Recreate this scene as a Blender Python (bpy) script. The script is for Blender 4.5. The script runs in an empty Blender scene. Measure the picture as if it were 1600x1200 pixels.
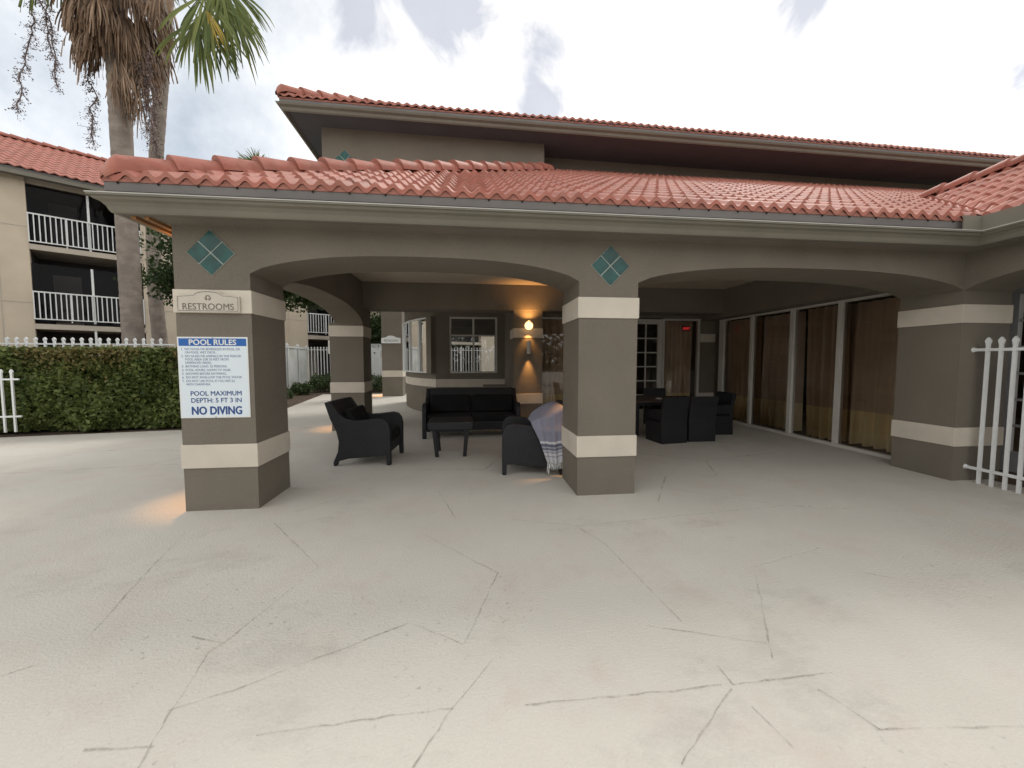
import bpy, math, random
import numpy as np
from mathutils import Vector, Matrix
R = math.radians
random.seed(7); rng = np.random.default_rng(7)
sc = bpy.context.scene
COL = sc.collection
# ---------------------------------------------------------------- camera
cd = bpy.data.cameras.new('camera'); cam = bpy.data.objects.new('camera', cd); COL.objects.link(cam)
cd.sensor_width = 36; cd.lens = 13.5; cd.clip_start = 0.05; cd.clip_end = 2000
cam.location = (0, 0, 1.4)
cam.rotation_euler = (R(90 - 3.43), 0, R(-6.4))
sc.camera = cam
sc.cycles.diffuse_bounces = 5; sc.cycles.max_bounces = 14; sc.cycles.transparent_max_bounces = 16
sc.view_settings.view_transform = 'Standard'; sc.view_settings.look = 'None'
sc.view_settings.exposure = 0.31; sc.view_settings.gamma = 1
# ---------------------------------------------------------------- world (overcast sky)
SUN_EL, SUN_AZ = R(52), R(35)        # azimuth from +Y towards +X
W = bpy.data.worlds.new('World'); sc.world = W; W.use_nodes = True
nt = W.node_tree; nt.nodes.clear()
def N(nt, t, **k):
    n = nt.nodes.new(t)
    for a, b in k.items(): setattr(n, a, b)
    return n
sky = N(nt, 'ShaderNodeTexSky', sky_type='NISHITA', sun_disc=False)
sky.sun_elevation = SUN_EL; sky.sun_rotation = SUN_AZ
bgs = N(nt, 'ShaderNodeBackground'); bgs.inputs[1].default_value = 0.1
nt.links.new(sky.outputs[0], bgs.inputs[0])
tc = N(nt, 'ShaderNodeTexCoord')
bgc = N(nt, 'ShaderNodeBackground'); bgc.inputs[1].default_value = 1.0
mixs = N(nt, 'ShaderNodeMixShader'); outw = N(nt, 'ShaderNodeOutputWorld')
def mth(nt, op, a=None, b=None, clamp=False):
    n = N(nt, 'ShaderNodeMath', operation=op); n.use_clamp = clamp
    for i, v in enumerate((a, b)):
        if v is None: continue
        if isinstance(v, (int, float)): n.inputs[i].default_value = v
        else: nt.links.new(v, n.inputs[i])
    return n.outputs[0]
def ramp(nt, fac, stops):
    n = N(nt, 'ShaderNodeValToRGB'); e = n.color_ramp.elements
    while len(e) < len(stops): e.new(0.5)
    for i, (p, c) in enumerate(stops):
        e[i].position = p
        e[i].color = (c, c, c, 1) if isinstance(c, (int, float)) else (*c, 1)
    nt.links.new(fac, n.inputs[0]); return n.outputs[0]
def mixc(nt, fac, a, b, mode='MIX'):
    n = N(nt, 'ShaderNodeMix', data_type='RGBA', blend_type=mode)
    for i, v in ((0, fac), (6, a), (7, b)):
        if isinstance(v, (int, float)): n.inputs[i].default_value = v
        elif isinstance(v, tuple): n.inputs[i].default_value = (*v, 1)
        else: nt.links.new(v, n.inputs[i])
    return n.outputs[2]
nz = N(nt, 'ShaderNodeTexNoise'); nz.inputs['Scale'].default_value = 2.2; nz.inputs['Detail'].default_value = 9; nz.inputs['Roughness'].default_value = 0.62
nt.links.new(tc.outputs['Generated'], nz.inputs['Vector'])
nz2 = N(nt, 'ShaderNodeTexNoise'); nz2.inputs['Scale'].default_value = 1.3; nz2.inputs['Detail'].default_value = 7
mp = N(nt, 'ShaderNodeMapping'); mp.inputs['Location'].default_value = (3.1, 1.7, .4); mp.inputs['Scale'].default_value = (1, 1, 2)
nt.links.new(tc.outputs['Generated'], mp.inputs[0]); nt.links.new(mp.outputs[0], nz2.inputs['Vector'])
# brighter towards the veiled sun, greyer away from it
sd = Vector((math.sin(R(42)) * math.cos(R(38)), math.cos(R(42)) * math.cos(R(38)), math.sin(R(38))))
def dotdir(d):
    v = N(nt, 'ShaderNodeVectorMath', operation='DOT_PRODUCT')
    nt.links.new(tc.outputs['Generated'], v.inputs[0]); v.inputs[1].default_value = tuple(Vector(d).normalized()); return v.outputs['Value']
front = dotdir((-.55, .70, .42))                 # the greyer quarter of the sky, left of the building
low = mth(nt, 'MULTIPLY', mth(nt, 'SUBTRACT', front, 0.62), 2.0, clamp=True)
g = mth(nt, 'ADD', mth(nt, 'SUBTRACT', 0.66, mth(nt, 'MULTIPLY', low, 0.42)), mth(nt, 'MULTIPLY', mth(nt, 'SUBTRACT', nz.outputs[0], 0.5), 1.0))
cloud = ramp(nt, g, [(0.0, (.36, .42, .50)), (0.22, (.46, .52, .60)), (0.42, (.80, .83, .87)), (0.58, (1.17, 1.15, 1.12))])
# darker slate breaks
nz3 = N(nt, 'ShaderNodeTexNoise'); nz3.inputs['Scale'].default_value = 6.5; nz3.inputs['Detail'].default_value = 10; nz3.inputs['Roughness'].default_value = 0.6; nz3.inputs['Distortion'].default_value = .4
nt.links.new(tc.outputs['Generated'], nz3.inputs['Vector'])
def blob(d, r0, r1):
    v = dotdir(d)
    v2 = mth(nt, 'ADD', v, mth(nt, 'MULTIPLY', mth(nt, 'SUBTRACT', nz3.outputs[0], 0.5), 5.5 * (math.cos(R(r0)) - math.cos(R(r1)))))
    return mth(nt, 'MULTIPLY', mth(nt, 'SUBTRACT', v2, math.cos(R(r1))), 1 / (math.cos(R(r0)) - math.cos(R(r1))), clamp=True)
b = blob((-.08, .76, .66), 3, 8)
for d, r0, r1 in (((.15, .78, .60), .8, 3.6), ((.16, .83, .54), .5, 3.2), ((.55, .58, .62), 1, 5), ((.78, .46, .42), 1, 4), ((-.2, .74, .66), 2, 6)):
    b = mth(nt, 'MAXIMUM', b, blob(d, r0, r1))
b = mth(nt, 'MULTIPLY', b, 0.75)
cloud = mixc(nt, b, cloud, (.46, .50, .60))
sep = N(nt, 'ShaderNodeSeparateXYZ'); nt.links.new(tc.outputs['Generated'], sep.inputs[0])     # overcast: paler low down, duller overhead
zf = mth(nt, 'MAXIMUM', mth(nt, 'SUBTRACT', 1.16, mth(nt, 'MULTIPLY', sep.outputs[2], 0.40)), 0.6)
vm = N(nt, 'ShaderNodeVectorMath', operation='SCALE'); nt.links.new(cloud, vm.inputs[0]); nt.links.new(zf, vm.inputs['Scale'])
nt.links.new(vm.outputs[0], bgc.inputs[0])
cov = ramp(nt, nz2.outputs[0], [(0.30, 0.82), (0.48, 1.0)])
nt.links.new(cov, mixs.inputs[0]); nt.links.new(bgs.outputs[0], mixs.inputs[1]); nt.links.new(bgc.outputs[0], mixs.inputs[2])
nt.links.new(mixs.outputs[0], outw.inputs[0])
# veiled sun
sl = bpy.data.lights.new('sun', 'SUN'); sl.energy = 1.25; sl.angle = R(14); sl.color = (1, .95, .88)
so = bpy.data.objects.new('sun', sl); COL.objects.link(so)
sv = Vector((math.sin(SUN_AZ) * math.cos(SUN_EL), math.cos(SUN_AZ) * math.cos(SUN_EL), math.sin(SUN_EL)))
so.rotation_euler = sv.to_track_quat('Z', 'Y').to_euler(); so.location = (20, 20, 30)

# ---------------------------------------------------------------- materials
def mat(name, col, rough=0.85, var=0.12, scale=3.0, bump=0.0, bscale=60.0, spec=0.3, metal=0.0, extra=None):
    m = bpy.data.materials.new(name); m.use_nodes = True; t = m.node_tree
    p = t.nodes['Principled BSDF']; p.inputs['Roughness'].default_value = rough
    p.inputs['Specular IOR Level'].default_value = spec; p.inputs['Metallic'].default_value = metal
    g = N(t, 'ShaderNodeNewGeometry')
    n = N(t, 'ShaderNodeTexNoise'); n.inputs['Scale'].default_value = scale; n.inputs['Detail'].default_value = 6
    t.links.new(g.outputs['Position'], n.inputs['Vector'])
    lo = tuple(c * (1 - var) for c in col); hi = tuple(c * (1 + var) for c in col)
    c = ramp(t, n.outputs[0], [(0.3, lo), (0.7, hi)])
    if extra: c = extra(t, g, c)
    t.links.new(c, p.inputs['Base Color'])
    if bump:
        b = N(t, 'ShaderNodeBump'); b.inputs['Strength'].default_value = bump; b.inputs['Distance'].default_value = 0.01
        n2 = N(t, 'ShaderNodeTexNoise'); n2.inputs['Scale'].default_value = bscale; n2.inputs['Detail'].default_value = 4
        t.links.new(g.outputs['Position'], n2.inputs['Vector'])
        t.links.new(n2.outputs[0], b.inputs['Height']); t.links.new(b.outputs[0], p.inputs['Normal'])
    return m
def noise(t, g, scale, detail=4, rough=.5, stretch=None, off=0):
    n = N(t, 'ShaderNodeTexNoise'); n.inputs['Scale'].default_value = scale; n.inputs['Detail'].default_value = detail; n.inputs['Roughness'].default_value = rough
    mp = N(t, 'ShaderNodeMapping'); t.links.new(g.outputs['Position'], mp.inputs[0]); mp.inputs['Location'].default_value = (off, off * .7, off * .3)
    if stretch: mp.inputs['Scale'].default_value = stretch
    t.links.new(mp.outputs[0], n.inputs['Vector']); return n.outputs[0]
def stucco_x(t, g, c):
    s = noise(t, g, 1.2, 5, .6, (1, 1, .25), 3)
    c = mixc(t, ramp(t, s, [(.45, 0.0), (.8, .30)]), c, (.11, .095, .08))
    s2 = noise(t, g, 160, 2); return mixc(t, ramp(t, s2, [(.3, .0), (.7, .30)]), c, (.32, .29, .24))
M = {}
M['taupe'] = mat('taupe_stucco', (.178, .156, .127), .92, .12, 1.6, .9, 110, extra=stucco_x)
M['cream'] = mat('cream_stucco', (.63, .575, .49), .9, .06, 4, .45, 140)
M['ceil'] = mat('ceiling_stucco', (.54, .475, .39), .9, .05, 2, .3, 120)
M['gutter'] = mat('gutter_paint', (.185, .172, .138), .55, .08, 1.5, spec=.4, extra=lambda t, g, c: mixc(t, ramp(t, noise(t, g, 3, 5, .6, (2.5, 2.5, .4)), [(.5, 0.), (.8, .35)]), c, (.14, .125, .10)))
M['gutter_rim'] = mat('gutter_rim', (.46, .455, .42), .4, .08, 3)
M['fascia'] = mat('fascia_grey', (.17, .16, .155), .7, .12, 2)
M['soffit_grey'] = mat('soffit_grey', (.115, .12, .135), .85, .08, 2)
M['dark'] = mat('dark_hole', (.01, .01, .01), .9)
def tile_x(t, g, c):
    v = N(t, 'ShaderNodeTexVoronoi'); v.inputs['Scale'].default_value = 1.0
    mp = N(t, 'ShaderNodeMapping'); mp.inputs['Scale'].default_value = (6.6, 3.2, .01); t.links.new(g.outputs['Position'], mp.inputs[0]); t.links.new(mp.outputs[0], v.inputs['Vector'])
    h = N(t, 'ShaderNodeSeparateColor'); t.links.new(v.outputs['Color'], h.inputs[0])
    c = mixc(t, mth(t, 'MULTIPLY', h.outputs[0], .38), c, (.27, .085, .06))
    c = mixc(t, ramp(t, noise(t, g, 9, 6, .65), [(.45, 0.), (.75, .4)]), c, (.47, .28, .22))
    return mixc(t, ramp(t, noise(t, g, 1.3, 6, .7, None, 5), [(.50, 0.), (.75, .6)]), c, (.19, .09, .065))
M['tile'] = mat('terracotta_tile', (.375, .132, .095), .58, .16, 5, .2, 90, spec=.35, extra=tile_x)
M['mortar'] = mat('terracotta_mortar', (.31, .135, .105), .9, .2, 8, .3, 60)
M['white'] = mat('white_paint', (.74, .76, .76), .45, .05, 4, spec=.4)
M['offwhite'] = mat('offwhite_frame', (.62, .60, .56), .5, .05, 4)
M['trimgrey'] = mat('grey_trim', (.40, .40, .42), .5, .05, 4)
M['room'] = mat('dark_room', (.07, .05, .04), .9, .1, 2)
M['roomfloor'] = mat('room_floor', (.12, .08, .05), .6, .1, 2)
def wicker_x(t, g, c):
    s = N(t, 'ShaderNodeSeparateXYZ'); t.links.new(g.outputs['Position'], s.inputs[0])
    a = mth(t, 'SINE', mth(t, 'MULTIPLY', s.outputs[2], 420)); b = mth(t, 'SINE', mth(t, 'MULTIPLY', mth(t, 'ADD', s.outputs[0], s.outputs[1]), 300))
    w = mth(t, 'MULTIPLY', a, b)
    return mixc(t, ramp(t, w, [(0.0, 0.), (0.8, .55)]), c, (.026, .026, .032))
M['wicker'] = mat('black_wicker', (.009, .009, .012), .55, .2, 8, .5, 90, spec=.45, extra=wicker_x)
M['cushion'] = mat('black_cushion', (.008, .008, .009), .95, .2, 6)
M['hedge'] = mat('hedge_core', (.02, .028, .012), .95, .3, 5)
M['soil'] = mat('mulch', (.085, .06, .042), .95, .35, 9, .8, 30)
M['grass'] = mat('ground_soil', (.075, .085, .04), .95, .4, 3, .6, 20)
M['bark'] = mat('palm_bark', (.26, .225, .195), .95, .2, 3, .8, 24, extra=lambda t, g, c: mixc(t, ramp(t, noise(t, g, 2, 5, .6, (2, 2, 3)), [(.42, 0.), (.62, .55)]), c, (.16, .13, .11)))
M['treebark'] = mat('tree_bark', (.09, .07, .055), .95, .25, 6, .8, 30)
def leafmat(name, a, b, sc_=.9, transl=.25):
    m = bpy.data.materials.new(name); m.use_nodes = True; t = m.node_tree; p = t.nodes['Principled BSDF']
    p.inputs['Roughness'].default_value = .55; p.inputs['Specular IOR Level'].default_value = .35
    g = N(t, 'ShaderNodeNewGeometry')
    r = g.outputs['Random Per Island']
    f = mth(t, 'ADD', mth(t, 'MULTIPLY', r, .55), mth(t, 'MULTIPLY', noise(t, g, sc_, 3), .45))
    c = ramp(t, f, [(.2, a), (.8, b)])
    t.links.new(c, p.inputs['Base Color'])
    tr = N(t, 'ShaderNodeBsdfTranslucent'); t.links.new(c, tr.inputs[0])
    mx = N(t, 'ShaderNodeMixShader'); mx.inputs[0].default_value = transl
    t.links.new(p.outputs[0], mx.inputs[1]); t.links.new(tr.outputs[0], mx.inputs[2]); t.links.new(mx.outputs[0], t.nodes['Material Output'].inputs[0])
    return m
M['leaf_hedge'] = leafmat('hedge_leaf', (.045, .08, .02), (.20, .235, .07), 1.6)
M['leaf_hedge_top'] = leafmat('hedge_new_growth', (.10, .11, .035), (.24, .185, .07), 1.6)
M['leaf_tree'] = leafmat('tree_leaf', (.022, .045, .016), (.07, .11, .035))
M['leaf_shrub'] = leafmat('shrub_leaf', (.03, .06, .018), (.09, .13, .04))
M['frond'] = leafmat('palm_green', (.07, .11, .03), (.24, .27, .08), .8)
M['frond_y'] = leafmat('palm_yellow', (.35, .27, .05), (.5, .36, .07), 1)
M['frond_dead'] = leafmat('palm_dead', (.13, .085, .055), (.40, .28, .19), 2, .12)
M['seed'] = leafmat('palm_seed', (.10, .075, .065), (.22, .16, .15), 2, .05)
def glass(name, tint=(.55, .5, .46), ior=1.5):
    m = bpy.data.materials.new(name); m.use_nodes = True; t = m.node_tree; t.nodes.remove(t.nodes['Principled BSDF'])
    tr = N(t, 'ShaderNodeBsdfTransparent'); tr.inputs[0].default_value = (*tint, 1)
    gl = N(t, 'ShaderNodeBsdfGlossy'); gl.inputs['Roughness'].default_value = .01; gl.inputs[0].default_value = (.9, .9, .9, 1)
    fr = N(t, 'ShaderNodeFresnel'); fr.inputs[0].default_value = ior
    g = N(t, 'ShaderNodeNewGeometry'); b = N(t, 'ShaderNodeBump'); b.inputs['Strength'].default_value = .03; b.inputs['Distance'].default_value = .02
    t.links.new(noise(t, g, 1.4, 2), b.inputs['Height']); t.links.new(b.outputs[0], gl.inputs['Normal'])
    mx = N(t, 'ShaderNodeMixShader'); t.links.new(fr.outputs[0], mx.inputs[0]); t.links.new(tr.outputs[0], mx.inputs[1]); t.links.new(gl.outputs[0], mx.inputs[2])
    t.links.new(mx.outputs[0], t.nodes['Material Output'].inputs[0]); return m
M['glass'] = glass('tinted_glass', (.86, .83, .78), 1.75); M['glass_clear'] = glass('bay_glass', (.8, .8, .8), 1.9)
M['screen'] = glass('balcony_screen', (.25, .25, .28), 1.2)
M['curt_brown'] = mat('brown_sheer', (.62, .50, .40), .9, .12, 2)
M['curt_gold'] = mat('gold_sheer', (.86, .74, .48), .8, .12, 2)
M['blind'] = mat('grey_blind', (.38, .36, .34), .8, .1, 3)
def emis(name, c, s):
    m = bpy.data.materials.new(name); m.use_nodes = True; p = m.node_tree.nodes['Principled BSDF']
    p.inputs['Base Color'].default_value = (*c, 1); p.inputs['Emission Color'].default_value = (*c, 1); p.inputs['Emission Strength'].default_value = s; return m
M['lamp'] = emis('lamp_glow', (1, .60, .26), 2.2); M['exit'] = emis('exit_red', (.9, .05, .06), .45); M['bulb'] = emis('bulb_white', (1, .85, .6), 12)
M['teal'] = mat('teal_glazed_tile', (.006, .066, .058), .2, .35, 9, spec=.4)
M['grout'] = mat('grout', (.42, .47, .44), .8, .05, 4)
M['blue'] = mat('sign_blue', (.03, .13, .42), .5, .03, 4); M['navy'] = mat('sign_navy', (.035, .085, .26), .5, .03, 4)
M['signface'] = mat('sign_face', (.72, .80, .86), .35, .02, 4, spec=.4); M['fineprint'] = mat('sign_fineprint', (.20, .25, .38), .5, .03, 4)
M['plaque'] = mat('plaque_cream', (.56, .52, .45), .8, .05, 6, .3, 90); M['engrave'] = mat('engraved_brown', (.17, .15, .125), .9, .1, 5)
M['beige'] = mat('apartment_stucco', (.60, .52, .41), .92, .06, 1.5, .3, 40, extra=lambda t, g, c: mixc(t, ramp(t, noise(t, g, .8, 5, .6, (1, 1, .3)), [(.5, 0.), (.8, .3)]), c, (.42, .38, .31)))
M['beige2'] = mat('apartment_trim', (.50, .45, .38), .9, .06, 2)
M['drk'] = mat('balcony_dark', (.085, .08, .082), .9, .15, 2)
M['vinyl'] = mat('vinyl_panel', (.62, .64, .64), .5, .08, 1.2, extra=lambda t, g, c: mixc(t, ramp(t, noise(t, g, 1.4, 5, .6), [(.42, 0.), (.7, .55)]), c, (.38, .40, .33)))
M['wood'] = mat('warm_wood', (.30, .15, .06), .6, .2, 5)

def deck_x(t, g, c):
    c = mixc(t, ramp(t, noise(t, g, .55, 7, .62), [(.38, 0.), (.68, .4)]), c, (.49, .46, .41))
    c = mixc(t, ramp(t, noise(t, g, 1.9, 9, .72, None, 9), [(.50, 0.), (.68, .36)]), c, (.50, .40, .345))
    # grimy patches, mostly grey, with small dark pits
    st = noise(t, g, 1.05, 10, .74, (1, 1.6, 1), 21)
    c = mixc(t, ramp(t, st, [(.56, 0.), (.68, .33)]), c, (.33, .31, .28))
    pit = noise(t, g, 26, 6, .7, (1, 1, 1), 4); zone = ramp(t, noise(t, g, .9, 4, .6, None, 31), [(.50, 0.), (.62, 1.)])
    c = mixc(t, mth(t, 'MULTIPLY', ramp(t, pit, [(.60, 0.), (.67, .45)]), zone), c, (.17, .15, .13))
    c = mixc(t, ramp(t, noise(t, g, 300, 2), [(.25, .14), (.75, 0.)]), c, (.25, .23, .2))
    return mixc(t, ramp(t, noise(t, g, 90, 3, .6, None, 2), [(.5, 0.), (.9, .25)]), c, (.75, .71, .65))
M['deck'] = mat('textured_deck', (.585, .56, .505), .82, .05, 1.0, .5, 70, extra=deck_x)
def jointmat(name, c, lo, hi):
    m = mat(name, c, .95, .2, 8); t = m.node_tree; p = t.nodes['Principled BSDF']
    g = N(t, 'ShaderNodeNewGeometry'); tr = N(t, 'ShaderNodeBsdfTransparent'); mx = N(t, 'ShaderNodeMixShader')
    f = mth(t, 'MULTIPLY', ramp(t, noise(t, g, 4.0, 8, .7, None, 6), [(.36, lo), (.60, hi)]), ramp(t, noise(t, g, 55, 4, .6), [(.35, .35), (.6, 1.)]))
    t.links.new(f, mx.inputs[0]); t.links.new(tr.outputs[0], mx.inputs[1]); t.links.new(p.outputs[0], mx.inputs[2])
    t.links.new(mx.outputs[0], t.nodes['Material Output'].inputs[0]); return m
M['joint'] = jointmat('deck_joint_dirt', (.25, .22, .185), .0, .52)
M['joint_l'] = jointmat('deck_joint_light', (.72, .68, .62), .1, .8)

# ---------------------------------------------------------------- mesh building
class MB:
    def __init__(s): s.v = []; s.f = []; s.m = []; s.mats = []; s.smooth = False; s.uv = None
    def mi(s, m):
        if m not in s.mats: s.mats.append(m)
        return s.mats.index(m)
    def poly(s, pts, m): 
        b = len(s.v); s.v += [tuple(p) for p in pts]; s.f.append(tuple(range(b, b + len(pts)))); s.m.append(s.mi(m)); return s
    def box(s, a, b, m):
        x0, y0, z0 = (min(a[i], b[i]) for i in range(3)); x1, y1, z1 = (max(a[i], b[i]) for i in range(3))
        k = len(s.v); s.v += [(x0, y0, z0), (x1, y0, z0), (x1, y1, z0), (x0, y1, z0), (x0, y0, z1), (x1, y0, z1), (x1, y1, z1), (x0, y1, z1)]
        for f in ((0, 3, 2, 1), (4, 5, 6, 7), (0, 1, 5, 4), (1, 2, 6, 5), (2, 3, 7, 6), (3, 0, 4, 7)):
            s.f.append(tuple(k + i for i in f)); s.m.append(s.mi(m))
        return s
    def prism(s, pts, fn, d0, d1, m):          # pts 2-D outline, fn(a,b,d)->xyz
        n = len(pts); k = len(s.v); s.v += [fn(a, b, d0) for a, b in pts] + [fn(a, b, d1) for a, b in pts]
        s.f += [tuple(k + i for i in range(n))[::-1], tuple(k + n + i for i in range(n))]; s.m += [s.mi(m)] * 2
        for i in range(n):
            j = (i + 1) % n; s.f.append((k + i, k + j, k + n + j, k + n + i)); s.m.append(s.mi(m))
        return s
    def tube(s, pts, rad, m, n=8, cap=True):
        pts = [Vector(p) for p in pts]; rad = rad if isinstance(rad, (list, tuple)) else [rad] * len(pts)
        k = len(s.v)
        for i, p in enumerate(pts):
            d = (pts[min(i + 1, len(pts) - 1)] - pts[max(i - 1, 0)]).normalized()
            a = d.orthogonal().normalized() if i == 0 else (pa - d * pa.dot(d)).normalized()
            pa = a; b = d.cross(a)
            for j in range(n):
                t = 2 * math.pi * j / n; s.v.append(tuple(p + (a * math.cos(t) + b * math.sin(t)) * rad[i]))
        for i in range(len(pts) - 1):
            for j in range(n):
                q = (j + 1) % n; s.f.append((k + i * n + j, k + i * n + q, k + (i + 1) * n + q, k + (i + 1) * n + j)); s.m.append(s.mi(m))
        if cap:
            s.f.append(tuple(k + j for j in range(n))[::-1]); s.m.append(s.mi(m))
            e = k + (len(pts) - 1) * n; s.f.append(tuple(e + j for j in range(n))); s.m.append(s.mi(m))
        return s
    def sweep(s, prof, path, m, closed=True):  # prof pts (o,z); path(o)->list of xy corner points
        rows = [[(x, y, z) for x, y in path(o)] for o, z in prof]; n = len(rows); L = len(rows[0]); k = len(s.v)
        for r in rows: s.v += r
        for i in range(n if closed else n - 1):
            j = (i + 1) % n
            for q in range(L - 1):
                s.f.append((k + i * L + q, k + i * L + q + 1, k + j * L + q + 1, k + j * L + q)); s.m.append(s.mi(m))
        return s
    def build(s, name, parent=None, loc=None, smooth=None, bevel=0, fixn=True, **p):
        me = bpy.data.meshes.new(name)
        off = Vector(loc) if loc is not None else (parent.location if parent is not None else Vector((0, 0, 0)))
        if parent is not None and loc is None:
            q = parent
            off = Vector(q.get('_org', (0, 0, 0)))
        v = [(a - off[0], b - off[1], c - off[2]) for a, b, c in s.v]
        me.from_pydata(v, [], s.f)
        for mm in s.mats: me.materials.append(M[mm] if isinstance(mm, str) else mm)
        me.polygons.foreach_set('material_index', s.m)
        if s.smooth or smooth: me.polygons.foreach_set('use_smooth', [True] * len(s.f))
        if fixn:
            import bmesh
            bm = bmesh.new(); bm.from_mesh(me); bmesh.ops.recalc_face_normals(bm, faces=bm.faces)
            if smooth == 'auto':
                for e in bm.edges:
                    if len(e.link_faces) == 2 and e.calc_face_angle(0) > .6: e.smooth = False
            bm.to_mesh(me); bm.free()
        if s.uv:
            ul = me.uv_layers.new(name='UVMap')
            for i, l in enumerate(me.loops): ul.data[i].uv = s.uv[l.vertex_index]
        o = bpy.data.objects.new(name, me); COL.objects.link(o)
        if bevel:
            b = o.modifiers.new('bevel', 'BEVEL'); b.width = bevel; b.segments = 2; b.limit_method = 'ANGLE'; b.angle_limit = R(40)
        if parent is not None: o.parent = parent; o['_org'] = tuple(off)
        else: o.location = off; o['_org'] = tuple(off)
        for a, b in p.items(): o[a] = b
        return o
def thing(name, label, cat, loc=(0, 0, 0), rz=0, group=None, org=None):
    o = bpy.data.objects.new(name, None); COL.objects.link(o); o.location = loc; o.rotation_euler = (0, 0, rz)
    o.empty_display_size = .2
    o['label'] = label; o['category'] = cat; o['_org'] = tuple(org if org is not None else loc)
    if group: o['group'] = group
    return o
def copy_tree(o, parent=None):
    c = o.copy(); COL.objects.link(c); c.parent = parent
    for ch in list(o.children): copy_tree(ch, c)
    return c
def text_mb(mb, body, size, fn, m, ext=.0015, align='CENTER', bold=0.0, sx=1.0):
    if bold:
        for q, (ox, oy) in enumerate(((-1, 0), (1, 0), (0, .8), (0, -.8))): text_mb(mb, body, size, lambda a, b, d, ox=ox, oy=oy, q=q: fn(a + ox * bold, b + oy * bold, d + .0002 * q), m, ext, align, 0.0, sx)
        return
    cu = bpy.data.curves.new('txt', 'FONT'); cu.body = body; cu.size = size; cu.align_x = align; cu.extrude = ext; cu.offset = bold; cu.resolution_u = 3
    ob = bpy.data.objects.new('txt', cu); COL.objects.link(ob)
    dg = bpy.context.evaluated_depsgraph_get(); me = bpy.data.meshes.new_from_object(ob.evaluated_get(dg))
    k = len(mb.v); mb.v += [fn(v.co.x * sx, v.co.y, v.co.z) for v in me.vertices]
    for p in me.polygons: mb.f.append(tuple(k + i for i in p.vertices)); mb.m.append(mb.mi(m))
    bpy.data.objects.remove(ob); bpy.data.curves.remove(cu); bpy.data.meshes.remove(me)

# ---------------------------------------------------------------- ground
g = MB(); g.poly([(-400, -400, -.03), (400, -400, -.03), (400, 400, -.03), (-400, 400, -.03)], 'grass'); g.build('ground', kind='structure')
d = MB(); d.prism([(-40, -30), (14, -30), (14, 16.9), (-6.1, 16.9), (-5.25, 11.2), (-5.2, 9.5), (-5.3, 8.45), (-6, 8.42), (-8.7, 7.95), (-14, 7.2), (-40, 4)], lambda a, b, z: (a, b, z), -.12, 0, 'deck')
deck = d.build('pool_deck', kind='structure')
g = MB(); g.poly([(-6.12, 17.2, -.012), (-5.25, 11.2, -.012), (-5.2, 9.5, -.012), (-5.3, 8.3, -.012), (-10, 7.4, -.012), (-16, 6.4, -.012), (-30, 12, -.012), (-12, 24, -.012), (6, 24, -.012), (6, 16.7, -.012)], 'soil'); g.build('mulch_bed', kind='structure')
CR = [[(-1.688, 3.458), (-1.025, 2.665), (-1.219, 1.976), (-1.252, 1.925), (-1.189, 1.575), (-1.139, 1.377), (-1.2, 1.0)], [(-1.206, 1.599), (-1.006, 1.679), (-0.659, 1.85), (-0.325, 2.026), (-0.033, 1.83), (0.181, 2.451), (-0.354, 3.063)], [(-2.3, 3.3), (-2.115, 2.663), (-1.922, 2.086)], [(-0.334, 4.112), (-0.119, 3.35)], [(0.103, 1.725), (-0.073, 1.489), (-0.201, 1.272)], [(-1.408, 2.042), (-1.21, 1.971)], [(.9, 3.1), (1.026, 2.767), (1.126, 1.869)], [(0.931, 1.86), (1.458, 1.671)], [(1.875, 2.268), (1.41, 1.578)], [(1.125, 1.572), (1.127, 1.466)], [(1.105, 1.449), (0.725, 1.179)], [(1.08, 1.471), (0.906, 1.464), (0.217, 1.468)], [(1.131, 1.357), (1.158, 1.186)], [(1.47, 1.411), (1.545, 1.215), (2.104, 1.163)], [(2.358, 4.339), (1.854, 3.547)], [(-2.076, 1.866), (-1.994, 1.921)], [(-1.389, 1.464), (-1.146, 1.449)], [(-0.067, 1.488), (-0.577, 1.466), (-0.8, 1.453)], [(1.127, 1.466), (1.611, 1.473)], [(-1.619, 3.692), (-1.27, 4.041)], [(-3.4, 6.9), (-4.0, 6.4), (-5.6, 6.6), (-7.6, 6.1), (-9.5, 6.3)], [(-4.0, 6.4), (-4.3, 5.6), (-6.2, 5.3), (-9, 5.5)], [(-3.2, 5.6), (-4.3, 5.6)], [(-6.2, 5.3), (-6.6, 4.6), (-8.5, 4.2)], [(-1.5, 6.6), (-2.0, 7.4), (-3.6, 8.6)], [(-.9, 5.0), (.2, 4.9), (.6, 5.9)], [(2.4, 5.6), (3.3, 5.0), (4.6, 5.3)], [(3.3, 5.0), (3.0, 4.3)]]
CL = [[(1.9, 2.329), (2.637, 2.535)], [(2.591, 2.188), (3.062, 1.859)], [(0.37, 3.295), (0.922, 3.101), (3.028, 3.33), (3.596, 3.185)], [(2.2, 3.9), (3.03, 3.33)]]
jm = MB()
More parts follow.
